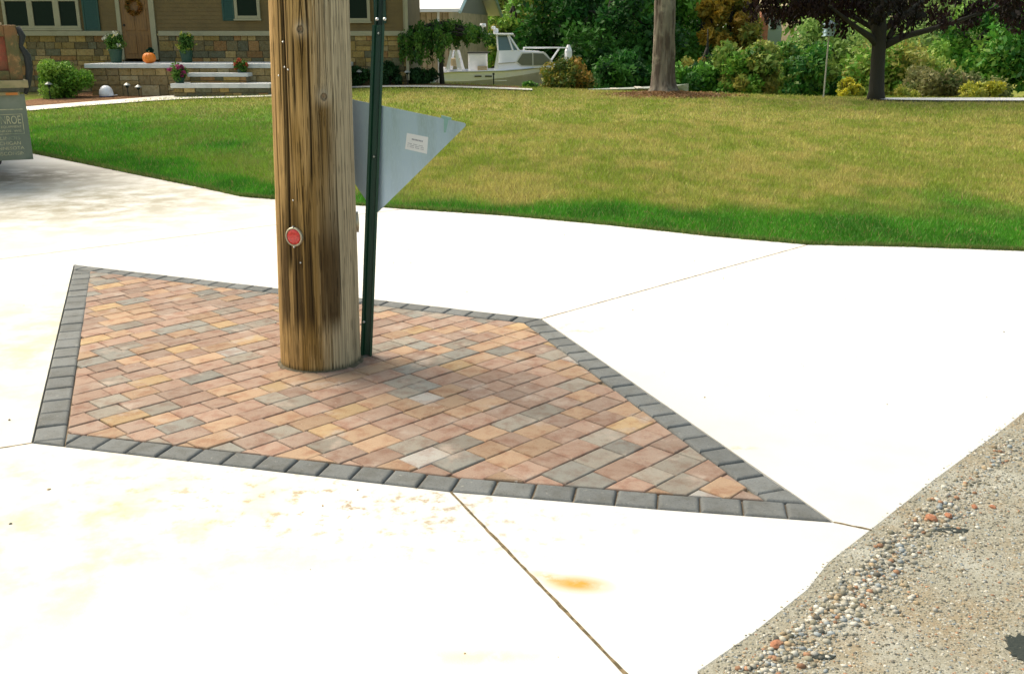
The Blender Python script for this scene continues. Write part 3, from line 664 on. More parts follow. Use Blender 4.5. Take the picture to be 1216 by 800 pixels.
def bush(name, lab, cat, px, pyb, Y, wpx, hpx, nleaf, size, pal_, depth=None, group=None, z=None, flat=1):
    s_ = ppm(Y); x = at(px, pyb, Y)[0]; zg = float(T(x, Y)) if z is None else z; top = at(px, pyb - hpx, Y)[2]; h_ = top - zg; w_ = wpx / s_ / 2
    t = empty(name, (x, Y, zg), lab, cat, group=group); dp = depth or min(w_, 1.5)
    r = .28 * min(w_, h_)
    cl = blob((0, 0, h_ * .46), w_ - r * .8, dp - r * .5 if dp > r else dp, h_ * .54 - r * .5, int(20 + 14 * w_), r, .5); cl[:, 2] = np.maximum(cl[:, 2], r * .3)
    leaf_mesh('foliage', cl, nleaf, size, pal_, t)
    b = MB()
    for k in range(5): b.tube([(0, 0, -.05), (random.uniform(-.3, .3) * w_, random.uniform(-.2, .2), h_ * .3), (random.uniform(-.6, .6) * w_, random.uniform(-.3, .3), h_ * .7)], [.03, .02, .008], 6)
    b.build('stem', M['dark_bark'], t); return t

# ------------------------------------------------------------ house with its porch
YW = 31.5; GZ = 0.0
def wx(px, Y=YW, y=60): return float(at(px, y, Y)[0])
def wz(py, Y=YW, x=300): return float(at(x, py, Y)[2])
hs = empty('house', (0, 0, 0), 'brown sided house with stone base, teal shutters and white concrete porch', 'house')
X0, X1 = -21.0, wx(484); ZL = wz(40); ZF = wz(71); ZE = 3.7
def lap(b, xa, xb, za, zb, y, dy):
    z = za
    while z < zb: 
        z2 = min(z + .115, zb); b.box(xa, xb, y, y + .02, z, z2, col=None); b.add([(xa, y, z2), (xb, y, z2), (xb, y - .014, z), (xa, y - .014, z)], [(0, 1, 2, 3)]); b.add([(xa, y - .014, z), (xb, y - .014, z), (xb, y, z), (xa, y, z)], [(0, 1, 2, 3)]); z = z2
b = MB(); lap(b, X0, X1, ZL + .06, ZE, YW, 0); 
b.box(X0, X1, YW + .021, YW + 4.6, ZL, ZE); b.build('siding_wall', M['siding'], hs)
def ashlar(b, xa, xb, za, zb, y, pal_, mortar):
    z = za + .01
    while z < zb - .05:
        h_ = min(random.choice((.14, .2, .26, .3)), zb - z); x = xa
        while x < xb - .02:
            w_ = min(random.uniform(.2, .55), xb - x); c = np.array(random.choice(pal_)) * random.uniform(.8, 1.2)
            if h_ > .24 and random.random() < .4:
                b.box(x + .008, x + w_ - .008, y - .025 - random.random() * .02, y, z + .008, z + h_ / 2 - .006, .006, tuple(c)); c = np.array(random.choice(pal_)); b.box(x + .008, x + w_ - .008, y - .03 - random.random() * .02, y, z + h_ / 2 + .006, z + h_ - .008, .006, tuple(c))
            else: b.box(x + .008, x + w_ - .008, y - .025 - random.random() * .025, y, z + .008, z + h_ - .008, .006, tuple(c))
            x += w_
        z += h_
stp = [(.30, .21, .07), (.22, .16, .06), (.33, .24, .10), (.16, .13, .065), (.26, .15, .06), (.13, .125, .075), (.29, .22, .11)]
b = MB(); ashlar(b, X0 + 6, wx(146), .0, ZL - .055, YW - .0, stp, 0); b.build('stone_wall', M['stone'], hs); b = MB(); ashlar(b, wx(190), X1, .0, ZL - .055, YW, stp, 0); b.build('stone_wall', M['stone'], hs)
b = MB(); b.box(X0, wx(147), YW + .0, YW + 4.6, -.3, ZL - .05); b.box(wx(189), X1, YW, YW + 4.6, -.3, ZL - .05); b.build('wall_core', M['mortar'], hs)
b = MB(); b.box(X0, wx(145), YW - .11, YW + .02, ZL - .07, ZL + .07, .01); b.box(wx(191), X1 + .02, YW - .11, YW + .02, ZL - .07, ZL + .07, .01); b.build('ledge', M['trim'], hs)
def window(xa, xb, za, zb, mull, fr=.09, label=None):
    f = MB(); y = YW - .03
    f.box(xa - fr, xa, y - .05, YW + .02, za - fr, zb + fr, .008); f.box(xb, xb + fr, y - .05, YW + .02, za - fr, zb + fr, .008)
    f.box(xa, xb, y - .05, YW + .02, zb, zb + fr, .008); f.box(xa, xb, y - .05, YW + .02, za - fr, za, .008); f.box(xa - fr - .03, xb + fr + .03, y - .085, YW, za - fr - .05, za - fr, .008)
    for m_ in mull: f.box(m_[0], m_[1], y - .045, YW, za, zb, .006)
    fo = f.build('window', M['trim'], hs)
    if label: fo['label'] = label
    p = MB(); p.box(xa, xb, YW - .035, YW - .030, za, zb); p.build('pane', M['glass'], fo)
    mid = (za + zb) / 2; s = MB(); s.box(xa, xb, y - .035, y, mid + .12, mid + .17, .005); s.build('meeting_rail', M['trim'], fo)
zt = ZF + 2.15
window(wx(14), wx(97), wz(31), zt, [(wx(39.5), wx(46)), (wx(70), wx(77))], label='wide three light window left of the door')
window(wx(286), wx(309), wz(19), zt, [], label='window right of the door')
window(wx(414), wx(438), wz(22), zt, [], label='window near the right corner of the house')
for xa, xb, pyb in ((104, 123, 37), (268, 282, 25), (446, 460, 28)):
    s = MB(); za, zb = wz(pyb), zt + .05; x_a, x_b = wx(xa), wx(xb); s.box(x_a, x_b, YW - .035, YW - .015, za, zb)
    for e0, e1 in ((x_a, x_a + .05), (x_b - .05, x_b)): s.box(e0, e1, YW - .055, YW - .0151, za, zb)
    z = za + .06
    while z < zb - .04: s.add([(x_a + .05, YW - .036, z + .05), (x_b - .05, YW - .036, z + .05), (x_b - .05, YW - .052, z), (x_a + .05, YW - .052, z)], [(0, 1, 2, 3)]); z += .055
    s.build('shutter', M['shutter'], hs)
# door
dx0, dx1 = wx(148), wx(182); d = MB(); d.box(dx0, dx1, YW - .02, YW + .02, ZF + .03, ZF + 2.1)
ww = dx1 - dx0
for (u0, u1, v0, v1) in ((.12, .46, .08, .34), (.54, .88, .08, .34), (.12, .46, .40, .70), (.54, .88, .40, .70), (.12, .46, .75, .94), (.54, .88, .75, .94)):
    d.box(dx0 + ww * u0, dx0 + ww * u1, YW - .035, YW - .0201, ZF + 2.1 * v0, ZF + 2.1 * v1, .01)
dr_ = d.build('door', M['door'], hs); d = MB(); d.lathe([(.03, 0), (.035, .03), (.02, .06)], 12); h_ = d.build('handle', M['black'], dr_); h_.matrix_world = Matrix.Translation((dx0 + .08, YW - .02, ZF + 1.0)) @ Matrix.Rotation(R(90), 4, 'X')
d = MB(); d.box(dx0 - .12, dx0, YW - .07, YW + .03, ZF, ZF + 2.25, .008); d.box(dx1, dx1 + .16, YW - .07, YW + .03, ZF, ZF + 2.25, .008); d.box(dx0, dx1, YW - .07, YW + .03, ZF + 2.1, ZF + 2.25, .008); d.build('door_frame', M['trim'], hs)
# corner board, downspout, eaves, roof
d = MB(); d.box(X1 - .10, X1 + .03, YW - .05, YW + .1, ZL + .07, ZE); d.build('corner_board', M['trim'], hs)
d = MB(); d.box(X1 - .04, X1 + .05, YW - .16, YW - .06, .35, ZE, .01); d.build('downspout', M['trim'], hs)
d = MB(); d.box(X0, X1 + .5, YW - .5, YW + .1, ZE, ZE + .2); d.build('fascia', M['trim'], hs)
d = MB(); d.prism([(-.6, 0), (2.3, 1.6), (5.2, 0), (5.2, .12), (2.3, 1.75), (-.6, .12)], 0, 1)
rfv = MB(); rfv.add([(X0 + p[1] * (X1 + .5 - X0), YW + p[0], ZE + .2 + p[2]) for p in d.v], d.f); rfv.build('roof', M['roof'], hs)
# porch slab, its stone face and the steps
YPF = 29.0; pz = wz(72, 30); xpl = float(at(100, 80, YPF)[0])
PZ = float(at(250, 76, YPF)[2]); xpr = float(at(345, 80, YPF)[0])
d = MB(); d.box(xpl, xpr + 1.4, YPF, YW - .06, PZ - .12, PZ, .015); d.build('porch_slab', M['porch'], hs)
d = MB(); ashlar(d, xpl + .1, xpr + 1.3, .0, PZ - .12, YPF + .12, [(.34, .25, .12), (.28, .21, .10), (.36, .30, .18), (.25, .19, .1)], 0); d.build('porch_stone', M['stone'], hs)
d = MB(); d.box(xpl + .12, xpr + 1.3, YPF + .12, YW - .06, -.3, PZ - .121); d.build('porch_core', M['mortar'], hs)
def step(pl, pr, pyt, Yf, Yb, th, lab):
    xa = float(at(pl, pyt, Yf)[0]); xb = float(at(pr, pyt, Yf)[0]); z = float(at(pl, pyt, Yf)[2])
    d = MB(); d.box(xa, xb, Yf, Yb, z - th, z, .012); s = d.build('step', M['porch'], hs); s['label'] = lab
    d = MB(); ashlar(d, xa + .06, xb - .06, 0, z - th, Yf + .07, stp, 0); d.build('riser', M['stone'], s); d = MB(); d.box(xa + .06, xb - .06, Yf + .07, Yb, -.2, z - th - .001); d.build('step_core', M['mortar'], s)
    return z, xa, xb
zs1 = step(202, 320, 99.5, 28.1, YPF + .118, .12, 'wide bottom step slab'); zs2 = step(222, 294, 87, 28.55, YPF + .117, .10, 'narrower upper step slab')
# walks: strips of concrete that follow the lawn
def strip(name, near, far, m, dz=.005, lab=None):
    v = []; f = []; nn = len(near)
    for a, c in zip(near, far): v += [(a[0], a[1], float(T(a[0], a[1])) + dz), (c[0], c[1], float(T(c[0], c[1])) + dz)]
    for k in range(nn - 1): f.append((2 * k, 2 * k + 1, 2 * k + 3, 2 * k + 2))
    b = MB(); b.add(v, f); b.add([(p[0], p[1], p[2] - .05) for p in v], f); o = b.build(name, m); tag(o, lab, kind='structure'); return o
wm = mat('walk_concrete', (.66, .64, .58), .85, noise=[(2, (.56, .52, .42), .45, .7)])
def rs(P, n):
    P = np.array(P); t = np.linspace(0, len(P) - 1, n); i = np.minimum(t.astype(int), len(P) - 2); f = (t - i)[:, None]; return P[i] * (1 - f) + P[i + 1] * f
strip('front_walk', rs([P2(0, 134.5), P2(38, 132), P2(110, 126), P2(180, 121), P2(230, 119), P2(330, 118.5)], 30), rs([P2(0, 130), P2(38, 127), P2(110, 121.5), P2(180, 116.5), P2(230, 113.5), P2(330, 112)], 30), wm, .02, 'pale front walk curving along the lawn to the porch steps')
xw = np.linspace(-6.5, .6, 24); strip('side_walk', np.stack([xw, xw * 0 + 29.9 + .05 * xw * 0], 1), np.stack([xw, xw * 0 + 30.75], 1), wm, .035, 'thin pale walk along the far edge of the lawn by the bushes')
xw = np.linspace(float(gr(1056, 122)[0]), 22, 20); strip('road', np.stack([xw, 26.35 - .0 * xw + .5 * np.exp(-(xw - xw[0]) / .7)], 1), np.stack([xw, 27.55 + 0 * xw], 1), mat('pale_road', (.72, .72, .72), .8), .05, 'bright pale strip of road beyond the lawn at right')
# planting bed in front of the house
bd = MB(); bp = rs([P2(-60, 132), P2(38, 126), P2(110, 121), P2(180, 116), P2(230, 113.2), (-7.2, 28.9)], 30); bd.add([(p[0], p[1], .012) for p in bp] + [(p[0], 31.4, .03) for p in bp], [(k, k + 1, k + 31, k + 30) for k in range(29)]); tag(bd.build('planting_bed', M['mulch']), kind='structure')
bd = MB(); xw = np.linspace(-6.9, 0.2, 16); bd.add([(x, 30.75, float(T(x, 30.75)) + .03) for x in xw] + [(x, 31.6, float(T(x, 31.6)) + .04) for x in xw], [(k, k + 1, k + 17, k + 16) for k in range(15)]); tag(bd.build('planting_bed', M['mulch']), kind='structure')

# things on and around the porch
G1 = [(.10, .22, .03), (.06, .15, .02), (.16, .28, .05), (.03, .09, .02)]
bush('shrub', 'rounded bright green shrub in the bed beside the truck', 'shrub', 76, 113, 28.2, 74, 43, 12000, .045, [(.17, .34, .03), (.11, .26, .025), (.26, .42, .07), (.06, .15, .02)], depth=.8)
def potted(px, Y, zb, hpx, flow, lab, pot_h=.34, pr=.19, fw=.33, nm='potted_plant'):
    x = float(at(px, 60, Y)[0]); t = empty(nm, (x, Y, zb), lab, 'potted plant', group=None)
    b = MB(); b.lathe([(pr * .75, 0), (pr, pot_h * .9), (pr * 1.08, pot_h * .9), (pr * 1.08, pot_h), (pr * .9, pot_h), (pr * .88, pot_h * .9)], 20); b.build('pot', M['green_pot'], t, smooth=False)
    h_ = hpx / ppm(Y, zb); cl = blob((0, 0, pot_h + (h_ - pot_h) * .42), fw * .75, fw * .7, (h_ - pot_h) * .5, 26, .11); leaf_mesh('foliage', cl, 1500, .04, G1, t)
    if flow:
        for c_, nme, nfl in flow:
            cl2 = blob((0, -.05, pot_h + (h_ - pot_h) * .5), fw * .95, fw * .8, (h_ - pot_h) * .55, 12, .06, .9); leaf_mesh(nme, cl2, nfl, .032, [c_], t, vary=.3)
    return t
potted(137, 30.2, PZ, 34, [((.75, .75, .65), 'flower_cluster', 110), ((.6, .55, .2), 'blossom_cluster', 60)], 'tall leafy potted plant with white flowers left of the door', .38)
potted(221, 30.6, PZ, 34, [((.5, .5, .08), 'flower_cluster', 160)], 'tall leafy potted plant with yellow flowers right of the door', .34)
potted(210, 28.45, zs1[0], 21, [((.30, .04, .13), 'flower_cluster', 600)], 'pot of purple flowers at the left end of the steps', .14, .14, .24)
potted(284, 28.85, zs2[0], 14, [((.36, .08, .04), 'flower_cluster', 400)], 'small pot of rust red flowers on the right end of the upper step', .10, .10, .2)
x = float(at(177, 70, 30.6)[0]); t = empty('planter', (x, 30.7, PZ), 'small dark green planter by the door behind the pumpkin', 'planter'); b = MB(); b.lathe([(.10, 0), (.14, .22), (.15, .22), (.15, .26), (.12, .26), (.11, .2)], 18); b.build('pot', M['green_pot'], t); leaf_mesh('foliage', blob((0, 0, .34), .10, .1, .1, 10, .05), 400, .035, [(.02, .08, .04), (.01, .05, .03)], t)
t = empty('pumpkin', (float(at(177, 75, 29.25)[0]), 29.3, PZ), 'round orange pumpkin at the edge of the porch by the door', 'pumpkin')
b = MB(); prof = [(.03 + .15 * math.sin(a) ** .8, .15 - .145 * math.cos(a)) for a in np.linspace(.12, math.pi - .12, 12)]; b.lathe(prof, 48, lobes=10, amp=.10); b.build('rind', mat('pumpkin', (.72, .19, .01), .5), t, smooth=True)
b = MB(); b.tube([(0, 0, .28), (.005, 0, .32), (.02, .0, .345)], [.02, .013, .012], 8); b.build('stem', mat('pumpkin_stem', (.2, .17, .06), .8), t)
# wreath
t = empty('wreath', ((dx0 + dx1) / 2, YW - .08, wz(8)), 'autumn wreath of orange leaves hanging on the wooden door', 'wreath'); n_ = 20
cl = np.array([(.20 * math.cos(a), 0, .20 * math.sin(a), .07) for a in np.linspace(0, 6.283, n_, endpoint=False)]); leaf_mesh('leaves', cl, 900, .035, [(.30, .12, .02), (.22, .08, .02), (.12, .10, .02), (.4, .2, .03)], t)
b = MB(); b.tube([(.2 * math.cos(a), .02, .2 * math.sin(a)) for a in np.linspace(0, 6.283, 24)], .02, 6); b.build('ring', M['dark_bark'], t)
# hard hat
t = empty('hard_hat', (float(at(127, 111, 28.55)[0]), 28.5, .03), 'white hard hat lying in the bed below the porch', 'hard hat', rz=R(0))
b = MB(); b.lathe([(.19, .0), (.192, .08), (.175, .17), (.135, .24), (.08, .285), (.02, .30)], 28); sh = b.build('shell', mat('hat_white', (.75, .77, .82), .3), t, smooth=True)
b = MB(); b.add([(.12, -.16, .03), (.12, .16, .03), (.24, .12, .045), (.31, 0, .05), (.24, -.12, .045), (.12, -.16, .015), (.12, .16, .015), (.24, .12, .03), (.31, 0, .035), (.24, -.12, .03)], [(0, 1, 2, 3, 4), (9, 8, 7, 6, 5), (0, 4, 9, 5), (4, 3, 8, 9), (3, 2, 7, 8), (2, 1, 6, 7)]); b.build('brim', sh.data.materials[0], t)
b = MB(); b.lathe([(.2, .0), (.2, .012), (.193, .014)], 28); b.build('band', mat('hat_band', (.05, .06, .2), .5), t)
lampm = mat('path_light_cap', (.35, .36, .33), .4, metal=.5)
def plight(px, py, Y, lab, hh=.38):
    x = float(at(px, py, Y)[0]); t = empty('path_light', (x, Y, float(T(x, Y)) + .02), lab, 'garden light', group='garden lights along the beds'); b = MB(); b.tube([(0, 0, 0), (0, 0, hh - .08)], .012, 6); b.build('stake', M['black'], t)
    b = MB(); b.lathe([(.045, hh - .10), (.045, hh - .04)], 10); b.build('lantern', M['glass'], t); b = MB(); b.lathe([(.10, hh - .04), (.09, hh - .02), (.02, hh + .03)], 14); b.build('cap', lampm, t)
plight(59, 110, 27.4, 'small garden light in front of the bright green shrub', .42); plight(152, 112, 28.5, 'slim dark garden light below the porch left of the pumpkin', .34); plight(165, 112, 28.6, 'slim dark garden light directly below the pumpkin', .28)
plight(427, 100, 31.0, 'garden light in the dark bushes behind the pole and post', .45); plight(484, 100, 30.95, 'garden light at the foot of the house corner', .42)

# bushes by the right part of the house, weeping tree
DG = [(.012, .045, .012), (.02, .07, .018), (.03, .09, .02)]
bush('shrub', 'low dark clipped shrub between the pole and the green post', 'shrub', 422, 101, 31.2, 46, 25, 3500, .05, DG, depth=.35)
bush('shrub', 'low dark shrub between the green post and the house corner', 'shrub', 462, 101, 31.2, 36, 28, 3000, .05, DG, depth=.35)
bush('shrub', 'dense dark low shrub under the weeping tree', 'shrub', 500, 102, 31.6, 46, 24, 5200, .05, DG, depth=.6)
def weeping():
    Y = 32.0; x = float(at(524, 90, Y)[0]); z = float(T(x, Y)); t = empty('weeping_tree', (x, Y, z), 'small weeping tree with drooping leaves between the house and the boat', 'tree')
    s_ = ppm(Y); b = MB(); b.tube([(.03, 0, -.05), (0, 0, .5), (.03, 0, 1.0), (-.02, 0, 1.55)], [.09, .07, .065, .05], 10); b.build('trunk', M['dark_bark'], t, smooth=True)
    top = float(at(524, 22, Y)[2]) - z; cl = []; lb = MB()
    for k in range(70):
        a = rng.random() * 6.283; rr = .2 + 1.15 * rng.random() ** .6; hx, hy = rr * math.cos(a) * 1.16 + .08, rr * math.sin(a) * .8; crown = top - .26 * rr * rr; ln_ = .2 + .75 * rng.random() * min(1, rr / .8)
        bot_ = (.78 if hx < .1 else 1.25 if hx < .5 else 1.42) + .22 * rng.random(); ln_ = max(.15, min(ln_ + .3, crown - bot_))
        lb.tube([(0, 0, 1.5), (hx * .5, hy * .5, crown - .05), (hx, hy, crown - .15), (hx * 1.05, hy * 1.05, crown - ln_)], [.03, .022, .012, .004], 5)
        for q in np.linspace(0, 1, 6): cl.append((hx * (1 + .05 * q), hy * (1 + .05 * q), crown - .1 - ln_ * q, .15 - .05 * q))
    lb.build('limbs', M['dark_bark'], t); leaf_mesh('crown', cl, 13000, .05, [(.04, .13, .015), (.07, .18, .02), (.14, .25, .04), (.025, .08, .015)], t, droop=.8)
weeping()

# ------------------------------------------------------------ garage behind the house
ga = empty('garage', (0, 0, 0), 'tan garage with bright white roof behind the house', 'garage')
c1 = np.array([-2.2, 40.0]); c2 = np.array([-.75, 47.4]); gd = (c2 - c1); gw = np.linalg.norm(gd); gd /= gw; ld = np.array([-gd[1], gd[0]]); GL_ = 9.0
ze = 2.62; pk = 2.0; zb = -1.6
def gp(u, v, z, out=0): q = c1 + gd * u + ld * v; return (q[0], q[1], z)
b = MB(); b.add([gp(.3, .3, zb), gp(gw - .3, .3, zb), gp(gw - .3, .3, ze), gp(gw / 2, .3, ze + pk - .1), gp(.3, .3, ze)], [(0, 1, 2, 3, 4)]); b.add([gp(.3, .3, zb), gp(.3, GL_, zb), gp(.3, GL_, ze), gp(.3, .3, ze), gp(gw - .3, .3, zb), gp(gw - .3, GL_, zb), gp(gw - .3, GL_, ze), gp(gw - .3, .3, ze)], [(0, 1, 2, 3), (4, 5, 6, 7), (1, 5, 6, 2)])
b.build('wall', M['tan_siding'], ga)
b = MB()
for k in range(int((GL_ - .3) / .22)):
    v = .32 + k * .22; b.add([gp(.27, v, zb), gp(.27, v + .03, zb), gp(.27, v + .03, ze - .1), gp(.27, v, ze - .1), gp(.3, v, zb), gp(.3, v + .03, zb), gp(.3, v + .03, ze - .1), gp(.3, v, ze - .1)], [(0, 1, 2, 3), (0, 3, 7, 4), (1, 5, 6, 2)])
b.build('batten', mat('batten', (.26, .19, .10), .8), ga)['kind'] = 'stuff'
b = MB(); n_ = [gp(-.15, -.25, ze - .08), gp(gw / 2, -.25, ze + pk), gp(gw + .15, -.25, ze - .08)]; f_ = [gp(-.15, GL_, ze - .08), gp(gw / 2, GL_, ze + pk), gp(gw + .15, GL_, ze - .08)]
up = lambda p, d=.12: (p[0], p[1], p[2] + d)
b.add([*n_, *f_, *[up(p) for p in n_], *[up(p) for p in f_]], [(0, 1, 4, 3), (1, 2, 5, 4), (6, 7, 10, 9), (7, 8, 11, 10), (0, 1, 7, 6), (1, 2, 8, 7), (3, 4, 10, 9), (4, 5, 11, 10), (0, 3, 9, 6), (2, 5, 11, 8)]); b.build('roof', M['white_roof'], ga)
b = MB(); b.tube([n_[0], n_[1], n_[2]], .07, 6); b.build('rake_trim', mat('rake_trim', (.40, .55, .55), .5), ga)
b = MB(); q = gp(.2, .7, ze); b.tube([q, (q[0], q[1] - .1, ze - .3), (q[0], q[1] - .1, zb)], .05, 8); b.build('downspout', M['white_paint'], ga)
b = MB(); b.add([gp(-.02 + .3, .29, ze - .05), gp(gw / 2, .26, ze + pk - .15), gp(gw - .3, .29, ze - .05)], [(0, 1, 2)]); b.build('gable_panel', M['grey_siding'], ga)

# ------------------------------------------------------------ car behind the low shrub
def car():
    Y = 38.2; x = float(at(519, 90, Y)[0]) - 2.25; z = float(T(x + 2, Y)); t = empty('parked_car', (x, Y, z), 'pale blue grey car mostly hidden behind the low shrub left of the boat', 'car')
    zz = float(at(500, 76, Y)[2]) - z; k = zz / 1.45
    cm = mat('car_paint', (.28, .36, .46), .25, spec=.6, coat=.5); low = [(-2.2, .35), (-2.25, .75), (-1.9, .92), (-1.05, 1.0), (-.45, 1.42), (.75, 1.45), (1.5, 1.05), (2.15, .95), (2.25, .6), (2.2, .35), (1.85, .3), (1.75, .5), (1.45, .62), (1.15, .5), (1.05, .3), (-1.05, .3), (-1.15, .5), (-1.45, .62), (-1.75, .5), (-1.85, .3)]
    bm = bmesh.new(); 
    vs = [[bm.verts.new((px_, y, pz_ * k)) for px_, pz_ in low] for y in (-.85, .85)]; bm.faces.new(vs[0]); bm.faces.new(vs[1][::-1]); n_ = len(low)
    for i in range(n_): bm.faces.new((vs[0][i], vs[1][i], vs[1][(i + 1) % n_], vs[0][(i + 1) % n_]))
    for v in bm.verts:
        if v.co.z > 1.05 * k: v.co.y *= .78
    bmesh.ops.recalc_face_normals(bm, faces=bm.faces); bmesh.ops.bevel(bm, geom=bm.edges[:], offset=.035, segments=2, affect='EDGES')
    me = bpy.data.meshes.new('body'); bm.to_mesh(me); bm.free(); me.materials.append(cm); o = bpy.data.objects.new('body', me); C.objects.link(o); o.parent = t
    for s in (-1, 1):
        b = MB(); b.prism([(-.9, 1.06 * k), (-.42, 1.36 * k), (.1, 1.38 * k), (.1, 1.06 * k)], s * .80 - .012, s * .80 + .012); b.prism([(.17, 1.06 * k), (.17, 1.38 * k), (.7, 1.38 * k), (1.2, 1.1 * k)], s * .80 - .012, s * .80 + .012); b.build('side_window', M['glass'], t)
        for wx_ in (-1.45, 1.45):
            b = MB(); b.lathe([(.31, -.1), (.32, -.06), (.32, .06), (.31, .1)], 24); w_ = b.build('wheel', M['black'], t); w_.matrix_local = Matrix.Translation((wx_, s * .76, .31)) @ Matrix.Rotation(R(90), 4, 'X')
            b = MB(); b.lathe([(.19, -.105), (.19, .105)], 16); b.build('rim', M['chrome'], w_)
car()

# ------------------------------------------------------------ cabin cruiser
def boat():
    Y = 38.6; s_ = F_PX / (Y * _c + .46); sx = lambda px: (px - 600) / s_; zz = lambda py: float(at(600, py, Y)[2]); x0 = float(at(600, 90, Y)[0]); zg = float(T(x0, Y))
    t = empty('cabin_cruiser', (x0, Y, 0), 'white cabin cruiser with dark side windows parked beyond the lawn', 'boat')
    X = [528, 540, 560, 580, 600, 620, 640, 652, 662, 668]; sheer = [86, 84.5, 84, 83.5, 83, 81.5, 79.5, 78, 77, 76.5]; chine = [96, 95.8, 95, 93.2, 91, 88.2, 85, 82.5, 80, 78.5]; keel = [110, 110, 110, 109.5, 109, 107, 101, 94, 87, 80]
    hw = [1.12, 1.15, 1.2, 1.22, 1.22, 1.1, .82, .52, .22, .03]
    def loft(b, ya, yb, wa, wb):
        base = len(b.v); n = len(X)
        for sgn in (-1, 1):
            for i in range(n): b.v.append((sx(X[i]), sgn * hw[i] * wa, zz(ya[i]))); b.v.append((sx(X[i]), sgn * hw[i] * wb, zz(yb[i])))
        for k in (0, 2 * n):
            for i in range(n - 1): b.f.append((base + k + 2 * i, base + k + 2 * i + 1, base + k + 2 * i + 3, base + k + 2 * i + 2)); b.c.append(None)
        return base, n
    b = MB(); ba, n = loft(b, sheer, chine, 1, .93); b.f.append((ba, ba + 1, ba + 2 * n + 1, ba + 2 * n)); b.c.append(None)
    for i in range(4, n - 1): b.f.append((ba + 2 * i, ba + 2 * i + 2, ba + 2 * n + 2 * i + 2, ba + 2 * n + 2 * i)); b.c.append(None)
    hull = b.build('hull', M['gel'], t)
    b = MB(); ba, n = loft(b, chine, keel, .93, .70); b.f.append((ba, ba + 1, ba + 2 * n + 1, ba + 2 * n)); b.c.append(None); b.build('hull_bottom', M['hull_low'], t)
    b = MB(); 
    for sgn in (-1, 1): b.tube([(sx(X[i]), sgn * (hw[i] + .01), zz(sheer[i])) for i in range(n)], .035, 6)
    b.build('rub_rail', M['chrome'], t)
    b = MB(); b.box(sx(528), sx(602), -1.1, 1.1, zz(95), zz(94)); b.box(sx(528), sx(532), -1.1, 1.1, zz(94), zz(86)); b.build('cockpit_floor', M['gel'], t)
    for i_, (a, c_) in enumerate(((565, 573), (577, 585))):
        b = MB(); yy = -1.19; b.box(sx(a), sx(c_), yy - .02, yy + .02, zz(90.2), zz(88.8)); b.build('hull_vent', M['black'], t)
    # cabin trunk
    def prism_taper(nm, poly, w0, m, top=.82, zsplit=None, parent=t):
        b = MB(); zl = [zz(p[1]) for p in poly]; zmin, zmax = min(zl), max(zl); v = []
        for sgn in (-1, 1):
            for (px_, py_), z_ in zip(poly, zl): f = (z_ - zmin) / (zmax - zmin + 1e-6); v.append((sx(px_), sgn * w0 * (1 - (1 - top) * f), z_))
        n_ = len(poly); b.add(v, [tuple(range(n_)), tuple(range(2 * n_ - 1, n_ - 1, -1))] + [(i, i + n_, (i + 1) % n_ + n_, (i + 1) % n_) for i in range(n_)]); return b.build(nm, m, parent)
    cab = prism_taper('cabin', [(591, 83), (592, 60), (612, 59.5), (640, 61), (648, 64), (657, 76), (652, 79)], .98, M['gel'])
    for s in (-1, 1):
        def panel(nm, poly, m, yo, off=.0, th=.02):
            b = MB(); b.prism([(sx(a), zz(c_)) for a, c_ in poly], s * yo - th, s * yo + th); return b.build(nm, m, cab)
        panel('side_window', [(614, 73), (620, 63.5), (631, 63), (631.5, 77), (619, 77)], M['tint'], .95)
        panel('side_window', [(632.5, 63), (644, 63.5), (652, 71), (648, 76.5), (632.8, 77)], M['tint'], .95)
        panel('window_trim', [(612, 74), (619, 62), (646, 62), (654.5, 72), (649, 78), (618, 78.5)], M['white_paint'], .93)
        panel('stripe', [(592, 74.5), (612, 73), (612, 74), (592, 75.8)], M['hull_low'], .97)
    ws = prism_taper('windshield', [(592, 60), (591, 43), (603, 43), (614, 59.5)], .80, M['shield'], .8)
    b = MB()
    for s in (-1, 1):
        for (a, c_, d_, e_) in ((592, 60, 590.5, 42), (604, 42, 616, 60), (603, 42, 609, 60)): b.tube([(sx(a), s * (.82 if c_ > 50 else .68), zz(c_)), (sx(d_), s * (.82 if e_ > 50 else .68), zz(e_))], .035, 6)
    b.build('windshield_frame', M['gel'], ws)
    b = MB(); b.box(sx(586), sx(610), -.78, .78, zz(42.3), zz(39.8), .03); b.build('hardtop', M['gel'], t)
    b = MB(); b.box(sx(586), sx(592), -.2, .2, zz(39.8), zz(34), .05); b.box(sx(584), sx(589), -.35, .35, zz(35), zz(31.5), .04); b.tube([(sx(574), 0, zz(31)), (sx(574), 0, zz(40)), (sx(588), 0, zz(41.5))], .03, 6); b.lathe([(.1, -.06), (.12, 0), (.1, .06)], 10, cx=sx(574), cz=zz(30)); b.build('radar_gear', M['gel'], t)
    for s in (-1, 1):
        b = MB(); b.prism([(sx(587), zz(83)), (sx(591), zz(60)), (sx(593), zz(60)), (sx(592), zz(83))], s * 1.0 - .05, s * 1.0 + .05); b.build('pillar', M['gel'], t)
        b = MB(); b.prism([(sx(531), zz(84)), (sx(537), zz(60)), (sx(539), zz(60)), (sx(536), zz(84))], s * .95 - .05, s * .95 + .05); b.prism([(sx(545), zz(84)), (sx(542), zz(60)), (sx(545), zz(60)), (sx(551), zz(84))], s * .95 - .04, s * .95 + .04); b.build('stern_frame', M['gel'], t)
    b = MB(); b.box(sx(537), sx(547), -.8, -.2, zz(78), zz(69), .04); b.build('seat', M['cushion'], t)
    b = MB(); b.box(sx(557), sx(579), -.6, .5, zz(92), zz(63), .05); b.build('console', M['gel'], t)
